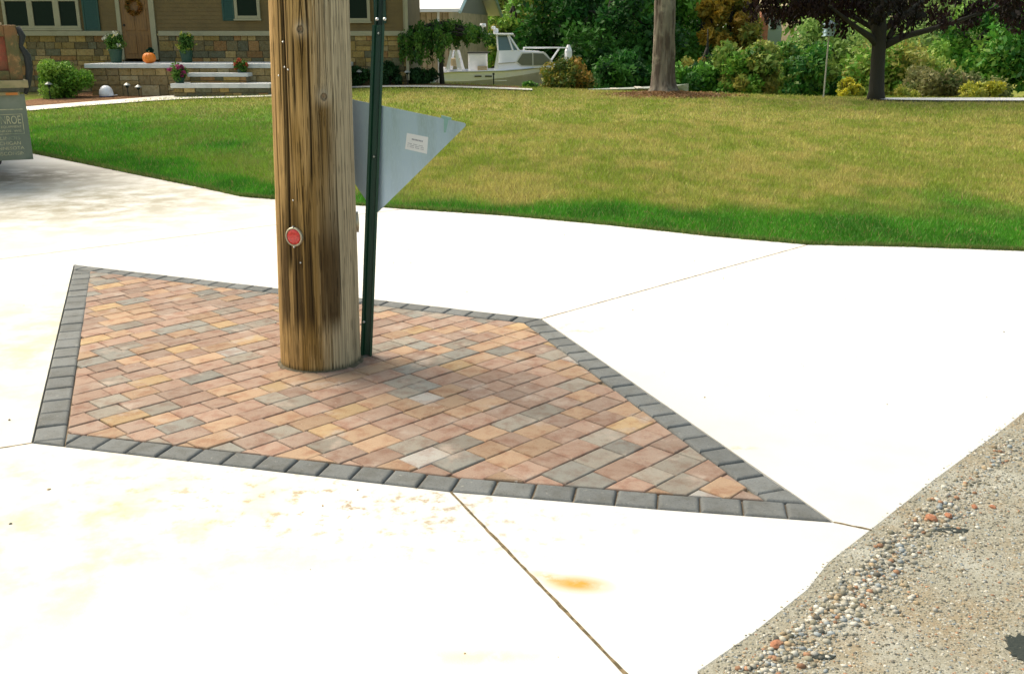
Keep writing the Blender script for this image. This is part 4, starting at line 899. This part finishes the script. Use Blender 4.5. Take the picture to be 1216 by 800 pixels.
    b = MB(); b.box(sx(568), sx(579), -.85, -.61, zz(84), zz(78), .03); b.build('seat', M['cushion'], t)
    b = MB(); b.box(sx(556), sx(581), -.65, .55, zz(63), zz(62)); b.build('console_top', M['black'], t)
    b = MB(); b.tube([(sx(526), .2, zz(83)), (sx(526), .2, zz(98))], .12, 8); b.box(sx(523), sx(529), -.1, .5, zz(86), zz(80), .05); b.build('outboard_motor', M['gel'], t)
    # bow rail and fender
    b = MB(); 
    for s in (-1, 1):
        b.tube([(sx(622), s * .8, zz(57)), (sx(645), s * .65, zz(57)), (sx(664), s * .3, zz(57)), (sx(676), 0, zz(57.5))], .028, 6)
        for a, c_, d_, e_, w_ in ((622, 57, 622, 62, .8), (650, 78, 664, 57, .35), (641, 62, 658, 78, .55), (668, 77, 674, 57, .06)): b.tube([(sx(a), s * w_, zz(c_)), (sx(d_), s * w_ * .9, zz(e_))], .025, 6)
    b.build('bow_rail', M['gel'], t)
    b = MB(); b.lathe([(.03, -.3), (.13, -.2), (.14, .1), (.05, .32)], 12, cx=sx(674.5), cz=zz(64)); b.build('bow_fender', M['gel'], t)
    b = MB(); b.box(sx(656), sx(668), -.3, .3, zz(81), zz(78.5), .03); b.build('pulpit', M['gel'], t)
    # trailer under it
    tr = empty('boat_trailer', (x0, Y, zg), 'grey steel trailer carrying the white cabin cruiser', 'trailer'); b = MB(); hk = zz(110) - zg
    for s in (-1, 1): b.box(sx(532), sx(655), s * .75 - .05, s * .75 + .05, hk - .12, hk - .02)
    b.box(sx(655), sx(690), -.05, .05, hk - .15, hk - .03); b.box(sx(560), sx(565), -.75, .75, hk - .2, hk - .1); b.build('frame', M['hull_low'], tr)
    for s in (-1, 1):
        for xx_ in (556, 572):
            b = MB(); b.lathe([(.28, -.1), (.3, -.05), (.3, .05), (.28, .1)], 20); w_ = b.build('wheel', M['black'], tr); w_.matrix_local = Matrix.Translation((sx(xx_), s * .95, .28)) @ Matrix.Rotation(R(90), 4, 'X')
boat()
b = MB(); xb = float(at(586, 98, 33)[0]); b.tube([(0, 0, -.1), (0, 0, .35)], .02, 8); b.lathe([(.045, .33), (.03, .38)], 8); o = b.build('marker_stake', M['black'], loc=(xb, 33.2, float(T(xb, 33.2)))); tag(o, 'short dark stake at the lawn edge in front of the boat hull', 'stake')

# ------------------------------------------------------------ low rowboat behind the big trunk
def rowboat():
    Y = 34.0; x0 = float(at(755, 105, Y)[0]); z0 = float(at(755, 108, Y)[2]); s_ = ppm(Y)
    t = empty('rowboat', (x0, Y, z0), 'long low pale grey rowboat lying behind the big tree trunk', 'boat'); n = 14; rings = []
    b = MB(); prof = lambda u: (.06 + .55 * math.sin(min(u * 1.5 + .35, 1.57)) if u < .6 else .6 * (1 - ((u - .6) / .4) ** 2) + .004)
    L = 118 / s_; v = []
    for i in range(n + 1):
        u = i / n; x = (u - .47) * L; wd = prof(u); h_ = .05 + .08 * u + .10 * u ** 4
        v += [(x, -wd, h_), (x, -wd * .7, h_ * .3), (x, 0, -.05), (x, wd * .7, h_ * .3), (x, wd, h_), (x, wd * .93, h_), (x, wd * .6, h_ * .35), (x, 0, -.02), (x, -wd * .6, h_ * .35), (x, -wd * .93, h_)]
    f = [(i * 10 + k, i * 10 + (k + 1) % 10, (i + 1) * 10 + (k + 1) % 10, (i + 1) * 10 + k) for i in range(n) for k in range(10)]; f += [tuple(range(10)), tuple(n * 10 + k for k in range(10))]
    b.add(v, f); b.build('hull', mat('rowboat_aluminium', (.30, .33, .29), .6), t)
    b = MB(); 
    for u in (.25, .5, .72): b.box((u - .47) * L - .1, (u - .47) * L + .1, -prof(u) * .9, prof(u) * .9, .06 + .16 * u - .05, .06 + .16 * u - .02)
    b.build('bench', M['hull_low'], t)
rowboat()

# ------------------------------------------------------------ big tree, purple tree, bird house
BT = 29.6; xt = float(at(787, 112, BT)[0]); bt = empty('large_tree', (xt, BT, 0), 'large tree with thick grey furrowed trunk standing on the lawn', 'tree')
b = MB(); NT = 64; hs_ = np.linspace(-.05, 7.5, 90); v = []; 
for hz in hs_:
    rr = .325 - .012 * max(hz, 0) * 1.1 + .22 * math.exp(-max(hz, 0) / .18)
    for k in range(NT):
        a = 6.283 * k / NT; fl = .16 * math.exp(-max(hz, 0) / .35) * math.cos(5 * a + 1) ; fur = .05 * (float(fbm(a * 5.5 + 3, hz * 1.2, 3)) - .5) + .03 * (float(vnoise(a * 14 + hz * .6, hz * 2.4)) - .5)
        r2 = rr * (1 + fl) + fur; v.append((r2 * math.cos(a) - .018 * hz, r2 * math.sin(a), hz))
f = [(i * NT + k, i * NT + (k + 1) % NT, (i + 1) * NT + (k + 1) % NT, (i + 1) * NT + k) for i in range(len(hs_) - 1) for k in range(NT)]
b.add(v, f); b.build('trunk', M['bark'], bt, smooth=True)
br = MB(); cl = blob((0, 0, 8.5), 4.2, 4.0, 3.2, 60, .9, .4)
for i in range(14): q = cl[i]; zz_ = 4.2 + i * .22; br.tube([(-.08, 0, zz_), (q[0] * .5, q[1] * .5, (zz_ + q[2]) / 2 + .2), tuple(q[:3])], [.14, .09, .02], 8)
br.build('limbs', M['bark'], bt, smooth=True); leaf_mesh('crown', cl, 9000, .13, [(.03, .10, .015), (.05, .13, .02), (.08, .16, .03)], bt)
# mulch and leaf litter around it
ang_ = rng.random(7000) * 6.283; rr = np.abs(rng.normal(0, .75, 7000)) + .3; mx_, my_ = xt + rr * np.cos(ang_) * 1.05, BT - .1 + rr * np.sin(ang_) * .9; k = rr < 2.4; mx_, my_, rr = mx_[k], my_[k], rr[k]
mz = .11 * np.exp(-(rr / .8) ** 2); n = len(mx_); P = np.stack([mx_, my_, mz + .015 + .03 * rng.random(n)], 1); a = rng.normal(size=(n, 3)) * np.array([1, 1, .35]); a /= np.linalg.norm(a, axis=1)[:, None]; b2 = np.cross(a, rng.normal(size=(n, 3))); b2 /= np.linalg.norm(b2, axis=1)[:, None]; s_ = .04
V = np.stack([P - a * s_, P + b2 * s_ * .6, P + a * s_, P - b2 * s_ * .6], 1).reshape(-1, 3); pc_ = np.array([(.30, .17, .08), (.22, .12, .05), (.35, .22, .11), (.15, .09, .04)])[rng.choice(4, size=n)]
g = raw_mesh('leaf_litter', V, np.arange(4 * n), 4, M['leaf'], col=pc_); tag(g, 'brown leaf litter and mulch round the foot of the large tree', 'leaf litter', kind='stuff')
b = MB(); rings_ = [(0, .12), (.5, .10), (.9, .05), (1.4, .012), (1.9, -.03)]; v = []
for r_, z_ in rings_: v += [(xt + r_ * math.cos(6.283 * k / 28), BT + r_ * .85 * math.sin(6.283 * k / 28), z_) for k in range(28)]
b.add(v, [(i * 28 + k, i * 28 + (k + 1) % 28, (i + 1) * 28 + (k + 1) % 28, (i + 1) * 28 + k) for i in range(4) for k in range(28)]); tag(b.build('mulch_mound', M['mulch'], smooth=True), 'low brown mulch mound under the large tree', kind='structure')

YM = 27.2; xm = float(at(1040, 119, YM)[0]); mp_ = empty('purple_leaf_tree', (xm, YM, 0), 'low branching tree with dark purple leaves at the far edge of the lawn', 'tree')
b = MB(); b.tube([(0, 0, -.05), (-.01, 0, .25), (-.04, 0, .8), (-.06, 0, 1.35), (-.10, 0, 1.75), (-.16, 0, 2.4), (-.2, 0, 3.6)], [.26, .20, .18, .18, .19, .14, .06], 16); b.build('trunk', M['dark_bark'], mp_, smooth=True)
b = MB(); s_ = ppm(YM, 1.5)
def lim(pts, r0, r1): b.tube([((x_ - 1040) / s_, yy_, float(at(1040, y_, YM)[2])) for x_, y_, yy_ in pts], np.linspace(r0, r1, len(pts)), 9)
lim([(1038, 57, 0), (1024, 44, -.1), (1008, 35, -.2), (990, 24, -.4), (965, 8, -.6)], .11, .03); lim([(1042, 55, 0), (1062, 44, -.1), (1090, 36, -.2), (1120, 26, -.3), (1160, 10, -.4)], .11, .03)
lim([(1036, 50, 0), (1030, 30, .2), (1022, 5, .5), (1010, -40, .8)], .09, .03); lim([(1048, 46, 0), (1062, 25, .4), (1075, -10, .8)], .08, .03); lim([(1040, 40, 0), (1000, 10, 1), (960, -30, 2)], .08, .02); lim([(1040, 36, 0), (1100, 0, 1), (1150, -40, 2)], .08, .02)
b.build('limbs', M['dark_bark'], mp_, smooth=True)
zz = lambda py: float(at(1040, py, YM)[2]); cl = []
for k in range(150):
    px_ = random.uniform(885, 1260); e = 1 - abs((px_ - 1070) / 210) ** 3
    if px_ < 985: bot = 20 + random.uniform(-6, 3)
    elif px_ < 1095: bot = 24 + random.uniform(-12, 6)
    else: bot = 26 + random.uniform(-10, 7)
    py_ = bot - abs(random.gauss(0, 1)) * 45 * max(.3, e); cl.append(((px_ - 1040) / s_, random.uniform(-2.0, 2.4) * max(.25, e), zz(py_), random.uniform(.2, .36)))
leaf_mesh('crown', cl, 19000, .07, [(.014, .006, .006), (.020, .008, .008), (.010, .010, .006), (.032, .014, .012)], mp_, droop=.3)

YB = 28.6; xb = float(at(978, 115, YB)[0]); bh_ = empty('bird_house', (xb, YB, float(T(xb, YB))), 'white and pale blue multi storey bird house on a tall thin pole', 'bird house')
zb_ = float(at(980, 43, YB)[2]) - float(T(xb, YB)); b = MB(); b.tube([(0, 0, -.1), (0, 0, zb_)], .022, 8); b.build('pole', mat('pale_pole', (.42, .42, .36), .5), bh_)
wm2 = mat('bird_house_paint', (.60, .80, .95), .5); b = MB(); b.box(-.12, .12, -.12, .12, zb_, zb_ + .30, .008)
for k in range(4): b.box(-.15, .15, -.15, .15, zb_ - .005 + k * .098, zb_ + .012 + k * .098)
hb = b.build('nest_box', wm2, bh_); b = MB(); b.add([(-.16, -.16, zb_ + .31), (.16, -.16, zb_ + .31), (.16, .16, zb_ + .31), (-.16, .16, zb_ + .31), (0, 0, zb_ + .42)], [(0, 1, 4), (1, 2, 4), (2, 3, 4), (3, 0, 4), (0, 3, 2, 1)]); b.build('roof', wm2, bh_)
b = MB()
for r_ in range(3):
    for c_ in (-.055, .055): b.lathe([(.024, -.003), (.024, .003)], 12, cx=c_, cz=0); 
hv = []
b = MB()
for r_ in range(3):
    for c_ in (-.055, .055): n_ = 12; b.add([(c_ + .024 * math.cos(6.283 * k / n_), -.1225, zb_ + .055 + r_ * .098 + .024 * math.sin(6.283 * k / n_)) for k in range(n_)], [tuple(range(n_))])
b.build('entrance_hole', mat('hole_shade', (.03, .05, .06), .9), hb)

# ------------------------------------------------------------ trees and thickets beyond the lawn
GR_D = [(.018, .095, .016), (.035, .15, .024), (.065, .20, .03), (.008, .045, .01)]
GR_M = [(.07, .25, .03), (.13, .33, .04), (.22, .38, .06), (.03, .13, .02)]
OLV = [(.26, .34, .07), (.36, .38, .09), (.18, .28, .06), (.28, .25, .06)]  # olive greens brightened so that haze is painted into the leaf colour
ORG = [(.34, .24, .03), (.42, .25, .04), (.22, .22, .04), (.13, .19, .035), (.50, .32, .04)]
YEL = [(.62, .52, .02), (.50, .46, .03), (.30, .34, .04)]
GRPT = 'trees beyond the lawn'
tree('broadleaf_tree', 'tall mid green tree behind the white roofed garage', 'tree', 585, 58, 9, .25, (0, 3.2, 3, 3.8, 4.6), 9000, .16, GR_M + OLV, group=GRPT)
tree('broadleaf_tree', 'olive green tree directly behind the cabin of the boat', 'tree', 610, 50, 7, .2, (0, 1.6, 2, 2.6, 3.0), 6000, .13, OLV + GR_M, group=GRPT)
tree('broadleaf_tree', 'large dark green tree right of the boat', 'tree', 668, 49, 10, .3, (.3, 3.4, 3, 4.2, 4.2), 15000, .15, GR_D + GR_M[:1], group=GRPT)
tree('broadleaf_tree', 'very dark green tree left of the large trunk', 'tree', 728, 44, 9, .25, (0, 2.4, 2.4, 3.6, 3.4), 13000, .13, GR_D, group=GRPT)
tree('broadleaf_tree', 'dark green tree with low crown just behind the large trunk', 'tree', 778, 47, 9, .25, (0, 2.6, 2.4, 3.6, 3.3), 12000, .14, GR_D + GR_M, group=GRPT)
tree('broadleaf_tree', 'mid green tree just right of the large trunk', 'tree', 828, 50, 9, .25, (0, 2.5, 2.4, 3.9, 3.3), 11000, .14, GR_M, group=GRPT)
tree('autumn_tree', 'orange and yellow autumn tree right of the large trunk', 'tree', 862, 46, 8, .22, (0, 1.35, 1.8, 2.6, 4.4), 11000, .14, ORG, group=GRPT)
tree('autumn_tree', 'small olive orange tree left of the distant brick chimney', 'tree', 838, 41, 4.4, .12, (0, 1.3, 1.4, 1.5, 1.0), 6500, .11, ORG + OLV + GR_M, group=GRPT)
bush('thicket', 'dark green thicket right of the large trunk base', 'shrub', 828, 112, 37, 92, 42, 9000, .10, GR_D + GR_M[:2], depth=1.2)
bush('thicket', 'mottled green and yellow thicket below the distant brick chimney', 'shrub', 888, 114, 36, 100, 70, 12000, .10, GR_M + OLV, depth=1.4)
bush('thicket', 'loose olive thicket between the brick chimney and the bird house', 'shrub', 925, 114, 41, 84, 74, 9000, .11, OLV + GR_M, depth=1.2)
bush('thicket', 'tall dark green thicket behind the bird house', 'shrub', 965, 115, 35, 90, 78, 12000, .10, GR_M + GR_D + OLV[:1], depth=1.5)
bush('thicket', 'hazy olive thicket behind the purple leaf tree', 'shrub', 1060, 117, 40, 150, 82, 14000, .11, OLV + GR_M[1:3], depth=1.8)
bush('thicket', 'low shadowy thicket under the right side of the purple tree', 'shrub', 1110, 117, 33, 90, 40, 6000, .08, [(.18, .16, .07), (.10, .17, .04), (.22, .22, .09)], depth=1.0)
bush('thicket', 'round dark bush left of the large trunk', 'shrub', 735, 106, 39, 96, 45, 8500, .10, GR_D, depth=1.2)
bush('shrub', 'orange tinged olive shrub at the bow of the boat', 'shrub', 672, 106, 36.5, 78, 36, 7000, .07, [(.24, .22, .03), (.34, .20, .04), (.11, .19, .03), (.05, .11, .025)], depth=.9)
bush('shrub', 'tiny green shrub beside the boat hull', 'shrub', 629, 105, 34.2, 24, 8, 900, .05, GR_M, depth=.3)
tree('broadleaf_tree', 'bright green tree at the right beyond the road', 'tree', 1165, 46, 7, .2, (0, 2.2, 2, 2.9, 2.6), 11000, .14, GR_M, group=GRPT)
tree('broadleaf_tree', 'grey green tree far behind the purple leaf tree', 'tree', 1085, 56, 9, .2, (0, 3.6, 2.4, 3.9, 3.4), 12000, .16, [(.28, .42, .13), (.20, .36, .10), (.38, .46, .17)], group=GRPT)  # leaf colours brightened to stand in for haze
tree('broadleaf_tree', 'pale green tree far behind the bird house', 'tree', 990, 60, 9, .2, (0, 3.4, 2.4, 3.4, 2.6), 10000, .16, [(.30, .44, .13), (.20, .36, .10)], group=GRPT)  # haze put into the palette as brighter leaf colours
tree('broadleaf_tree', 'dark green tree beyond the far right edge of the road', 'tree', 1245, 44, 8, .25, (0, 3, 2, 3.3, 3.4), 9000, .15, GR_M + GR_D, group=GRPT)
bush('goldenrod', 'clump of yellow goldenrod just left of the purple tree trunk', 'flowers', 1006, 116, 31.5, 42, 27, 3200, .05, YEL + OLV[:1], depth=.6)
bush('goldenrod', 'low band of yellow goldenrod beyond the road at right', 'flowers', 1165, 118, 31.5, 80, 22, 4500, .05, YEL + OLV[:2], depth=.6)
bush('goldenrod', 'faint dull yellow weeds right of the purple tree trunk', 'flowers', 1075, 117, 31.8, 34, 16, 1500, .05, OLV + YEL[2:], depth=.5)
bush('thicket', 'pale grassy thicket behind the right goldenrod', 'shrub', 1160, 118, 34, 96, 32, 6000, .07, [(.22, .24, .09), (.16, .20, .06), (.10, .15, .04)], depth=.8)
# far wood that closes the view
cl = []
for k in range(420):
    a = -45 + 95 * rng.random(); cl.append((a * 1.25, 82 + 10 * rng.random() + abs(a) * .1, -1.5 + 11.5 * rng.random() ** .8, 1.6 + 1.2 * rng.random()))
o = leaf_mesh('far_wood', cl, 46000, .33, GR_D + GR_M + OLV, None); tag(o, 'far wood closing the view behind the nearer trees', 'wood', kind='stuff')

# far house with its chimney
fh = empty('distant_house', (0, 0, 0), 'distant pale house gable with red brick chimney above the thicket', 'house'); YH = 62
X_ = lambda px: float(at(px, 30, YH)[0]); Z_ = lambda py: float(at(900, py, YH)[2])
b = MB(); b.prism([(X_(884), -1.5), (X_(884), Z_(32)), (X_(898), Z_(14)), (X_(912), Z_(32)), (X_(912), -1.5)], YH, YH + 7); b.build('wall', mat('pale_siding', (.42, .44, .38), .8), fh)
b = MB(); b.prism([(X_(910), -1.5), (X_(910), Z_(30)), (X_(918), Z_(19)), (X_(930), Z_(19)), (X_(934), Z_(34)), (X_(934), -1.5)], YH + 1, YH + 8); b.build('side_wing', mat('grey_green_siding', (.3, .36, .3), .8), fh)
b = MB(); b.tube([(X_(882), YH - .1, Z_(34)), (X_(898), YH - .1, Z_(13)), (X_(914), YH - .1, Z_(34))], .14, 6); b.build('roof_edge', M['white_paint'], fh)
b = MB(); b.box(X_(900), X_(909), YH - .7, YH - .15, -1.5, Z_(13)); b.box(X_(899), X_(910), YH - .75, YH - .1, Z_(13), Z_(11.5)); b.build('chimney', mat('brick_red', (.34, .14, .08), .9, noise=[(4, (.26, .1, .06), .4, .6)]), fh)
for a, c_ in ((889, 896), (920, 927)):
    b = MB(); b.box(X_(a), X_(c_), YH - .06 if a < 900 else YH + .94, YH - .01 if a < 900 else YH + .99, Z_(35), Z_(24)); b.build('window', M['glass'], fh)

# ------------------------------------------------------------ rusty dump truck at the left
def truck():
    Y = 11.4; zc = Y * _c + .3; X = lambda px: (px - 608) / F_PX * (Y * _c + .46) ; Z = lambda py: float(at(20, py, Y)[2]); t = empty('dump_truck', (0, 0, 0), 'rusty red dump truck tail with printed mud flap at the left edge', 'truck')
    rust = mat('rusty_red_paint', (.30, .060, .030), .7, noise=[(3, (.20, .075, .030), .42, .62), (12, (.13, .06, .025), .55, .7), (1.5, (.40, .10, .07), .5, .7)], bump=(30, .4, .01))
    rust2 = mat('brown_rust', (.20, .10, .035), .8, noise=[(5, (.10, .09, .03), .42, .62), (14, (.28, .16, .06), .55, .7)], bump=(30, .5, .01)); ledm = mat('weathered_ledge', (.34, .27, .14), .8, noise=[(6, (.22, .2, .09), .4, .65)])
    xr = X(38); xl = xr - 2.35; zt_ = Z(30); zl = Z(95)
    b = MB(); b.box(xl, xr, Y + .06, Y + 3.6, zl, zt_ - .02); b.build('bed', rust, t)
    b = MB(); b.box(xr - .13, xr, Y - .02, Y + .10, zl, zt_, .012); b.box(xl, xl + .13, Y - .02, Y + .10, zl, zt_, .012); b.box(xl + .13, xr - .13, Y - .015, Y + .10, zt_ - .12, zt_ - .001, .012); b.box(xl + .13, xr - .13, Y - .015, Y + .10, zl, zl + .10, .012)
    for k in range(2): b.box(xl + .75 + k * .75, xl + .85 + k * .75, Y, Y + .1, zl + .1, zt_ - .12)
    b.build('tailgate_frame', rust2, t); b = MB(); b.box(xl + .13, xr - .13, Y + .045, Y + .07, zl + .1, zt_ - .12); b.build('tailgate_panel', rust, t)
    b = MB(); b.box(xl + .1, xr - .14, Y + .0, Y + .2, zt_, zt_ + .025, .005); b.build('top_board', mat('pale_wood', (.46, .36, .2), .8), t)
    b = MB(); b.box(xl - .02, xr + .035, Y - .10, Y + .25, Z(104), Z(95), .008); b.build('ledge', ledm, t)
    b = MB(); b.box(xl + .05, xr - .06, Y - .03, Y + .1, Z(113), Z(109), .006); b.build('flap_bracket', ledm, t)
    b = MB(); b.box(xr - .20, xr - .08, Y - .045, Y - .03, Z(112.5), Z(109.5), .003); b.build('marker_lamp', mat('amber_lamp', (.5, .16, .02), .3), t)
    # hose, chain and hinge at the corner
    b = MB(); b.tube([(xr + .01, Y, zt_ - .02), (xr + .05, Y - .01, zt_ - .12), (xr + .02, Y, zt_ - .22), (xr + .07, Y, zt_ - .32), (xr + .075, Y, zl + .12), (xr + .04, Y, zl - .05), (xr + .0, Y, Z(112))], [.03, .035, .025, .04, .04, .03, .02], 8); b.build('hose', M['black'], t, smooth=True)
    b = MB(); b.box(xr, xr + .05, Y + .0, Y + .06, zt_ - .09, zt_ - .04, .006); b.box(xr, xr + .04, Y + .0, Y + .06, zt_ - .3, zt_ - .24, .006); b.build('hinge', rust2, t)
    # mud flap with printing
    fm = mat('mud_flap_rubber', (.14, .165, .12), .75, noise=[(4, (.20, .22, .17), .42, .7), (2, (.09, .12, .085), .5, .7)])
    fl0, fl1 = xr - .64, X(38) + .0; z1, z0 = Z(112), Z(189); yf = Y
    for nm, xa in (('right', fl1 - .62), ('left', xl + .02)):
        b = MB(); xs_ = np.linspace(xa, xa + .61, 10); 
        v = [(x, yf + .01 * math.sin((x - xa) * 8) * (1 if z == z0 else 0), z) for z in (z0, z1) for x in xs_] + [(x, yf + .012 + .01 * math.sin((x - xa) * 8) * (1 if z == z0 else 0), z) for z in (z0, z1) for x in xs_]
        f = [(k, k + 1, k + 11, k + 10) for k in range(9)] + [(20 + k, 21 + k, 31 + k, 30 + k) for k in range(9)] + [(k, k + 1, k + 21, k + 20) for k in range(9)] + [(0, 10, 30, 20), (9, 19, 39, 29)]
        b.add(v, f); fo = b.build('mud_flap', fm, t)
        if nm == 'right':
            fo['label'] = 'grey green mud flap with printed lettering'
            pm = mat('flap_print', (.48, .45, .28), .8, noise=[(9, (.22, .25, .17), .45, .65)])
            b = MB(); y_ = yf - .006; bx0, bx1, bz0, bz1 = xa + .06, X(31.5), Z(158.5), Z(135); e = .006
            for q in ((bx0, bx1, bz1 - e, bz1), (bx0, bx1, bz0, bz0 + e), (bx0, bx0 + e, bz0 + e, bz1 - e), (bx1 - e, bx1, bz0 + e, bz1 - e)): b.box(q[0], q[1], y_ - .001, y_ + .001, q[2], q[3])
            b.box(xa + .03, xr - .05, y_ - .001, y_ + .001, Z(130), Z(129)); b.build('print_border', pm, fo)
            def text(s, xr_, ztop, zbot, wid, align='RIGHT', mm=pm):
                cu = bpy.data.curves.new('t', 'FONT'); cu.body = s; cu.size = 1; to = bpy.data.objects.new('t', cu); C.objects.link(to); bpy.context.view_layer.update()
                dg = bpy.context.evaluated_depsgraph_get(); me = bpy.data.meshes.new_from_object(to.evaluated_get(dg)); bpy.data.objects.remove(to)
                cs = np.array([v.co[:] for v in me.vertices]); mn, mxx = cs.min(0), cs.max(0)
                for v in me.vertices: v.co = ((v.co.x - mn[0]) / (mxx[0] - mn[0]) * wid + (xr_ - wid), y_ - .0015, zbot + (v.co.y - mn[1]) / (mxx[1] - mn[1]) * (ztop - zbot))
                me.materials.clear(); me.materials.append(mm); o = bpy.data.objects.new('lettering', me); C.objects.link(o); o.parent = fo
            text('MONROE', bx1 - .02, Z(137), Z(146.5), .33); text('TRUCK EQUIPMENT', bx1 - .02, Z(148.5), Z(151.5), .35); text('MONROE, WIS.', bx1 - .02, Z(153.5), Z(156.5), .30)
            for s, a, e_, wd in (('ILLINOIS', 161, 165, .25), ('MICHIGAN', 167, 171, .27), ('MINNESOTA', 173, 176.5, .32), ('WISCONSIN', 179, 183, .32)): text(s, X(29 if wd > .3 else 26), Z(a), Z(e_), wd)
        else: fo['label'] = 'left mud flap out of view'
    # running gear
    for sx_ in (xr - .52, xl + .02):
        b = MB(); b.lathe([(.34, 0), (.46, .02), (.50, .06), (.50, .24), (.46, .28), (.34, .30)], 40); w_ = b.build('wheel', M['black'], t, smooth=False); w_.matrix_world = Matrix.Translation((sx_, Y + 2.0, .5)) @ Matrix.Rotation(R(90), 4, 'Y')
        b = MB(); b.lathe([(.30, .04), (.30, .26)], 24); b.build('rim', rust2, w_)
    b = MB(); 
    for xx_ in (xl + .75, xr - .85): b.box(xx_, xx_ + .1, Y + .3, Y + 5.5, .75, .98)
    b.tube([(xl + .2, Y + 2.0, .5), (xr - .3, Y + 2.0, .5)], .07, 10); b.build('chassis', M['black'], t)
    b = MB(); b.box(xl + .1, xr - .1, Y + 3.8, Y + 5.6, .55, 2.3, .12); b.build('cab', rust, t)
    piv = Vector((xr, Y, 0)); rz = Matrix.Rotation(R(30), 4, 'Z'); t.rotation_euler = (0, 0, R(30)); t.location = piv - rz @ piv + Vector((.065, 0, 0))
truck()
print('objects', len(bpy.data.objects))
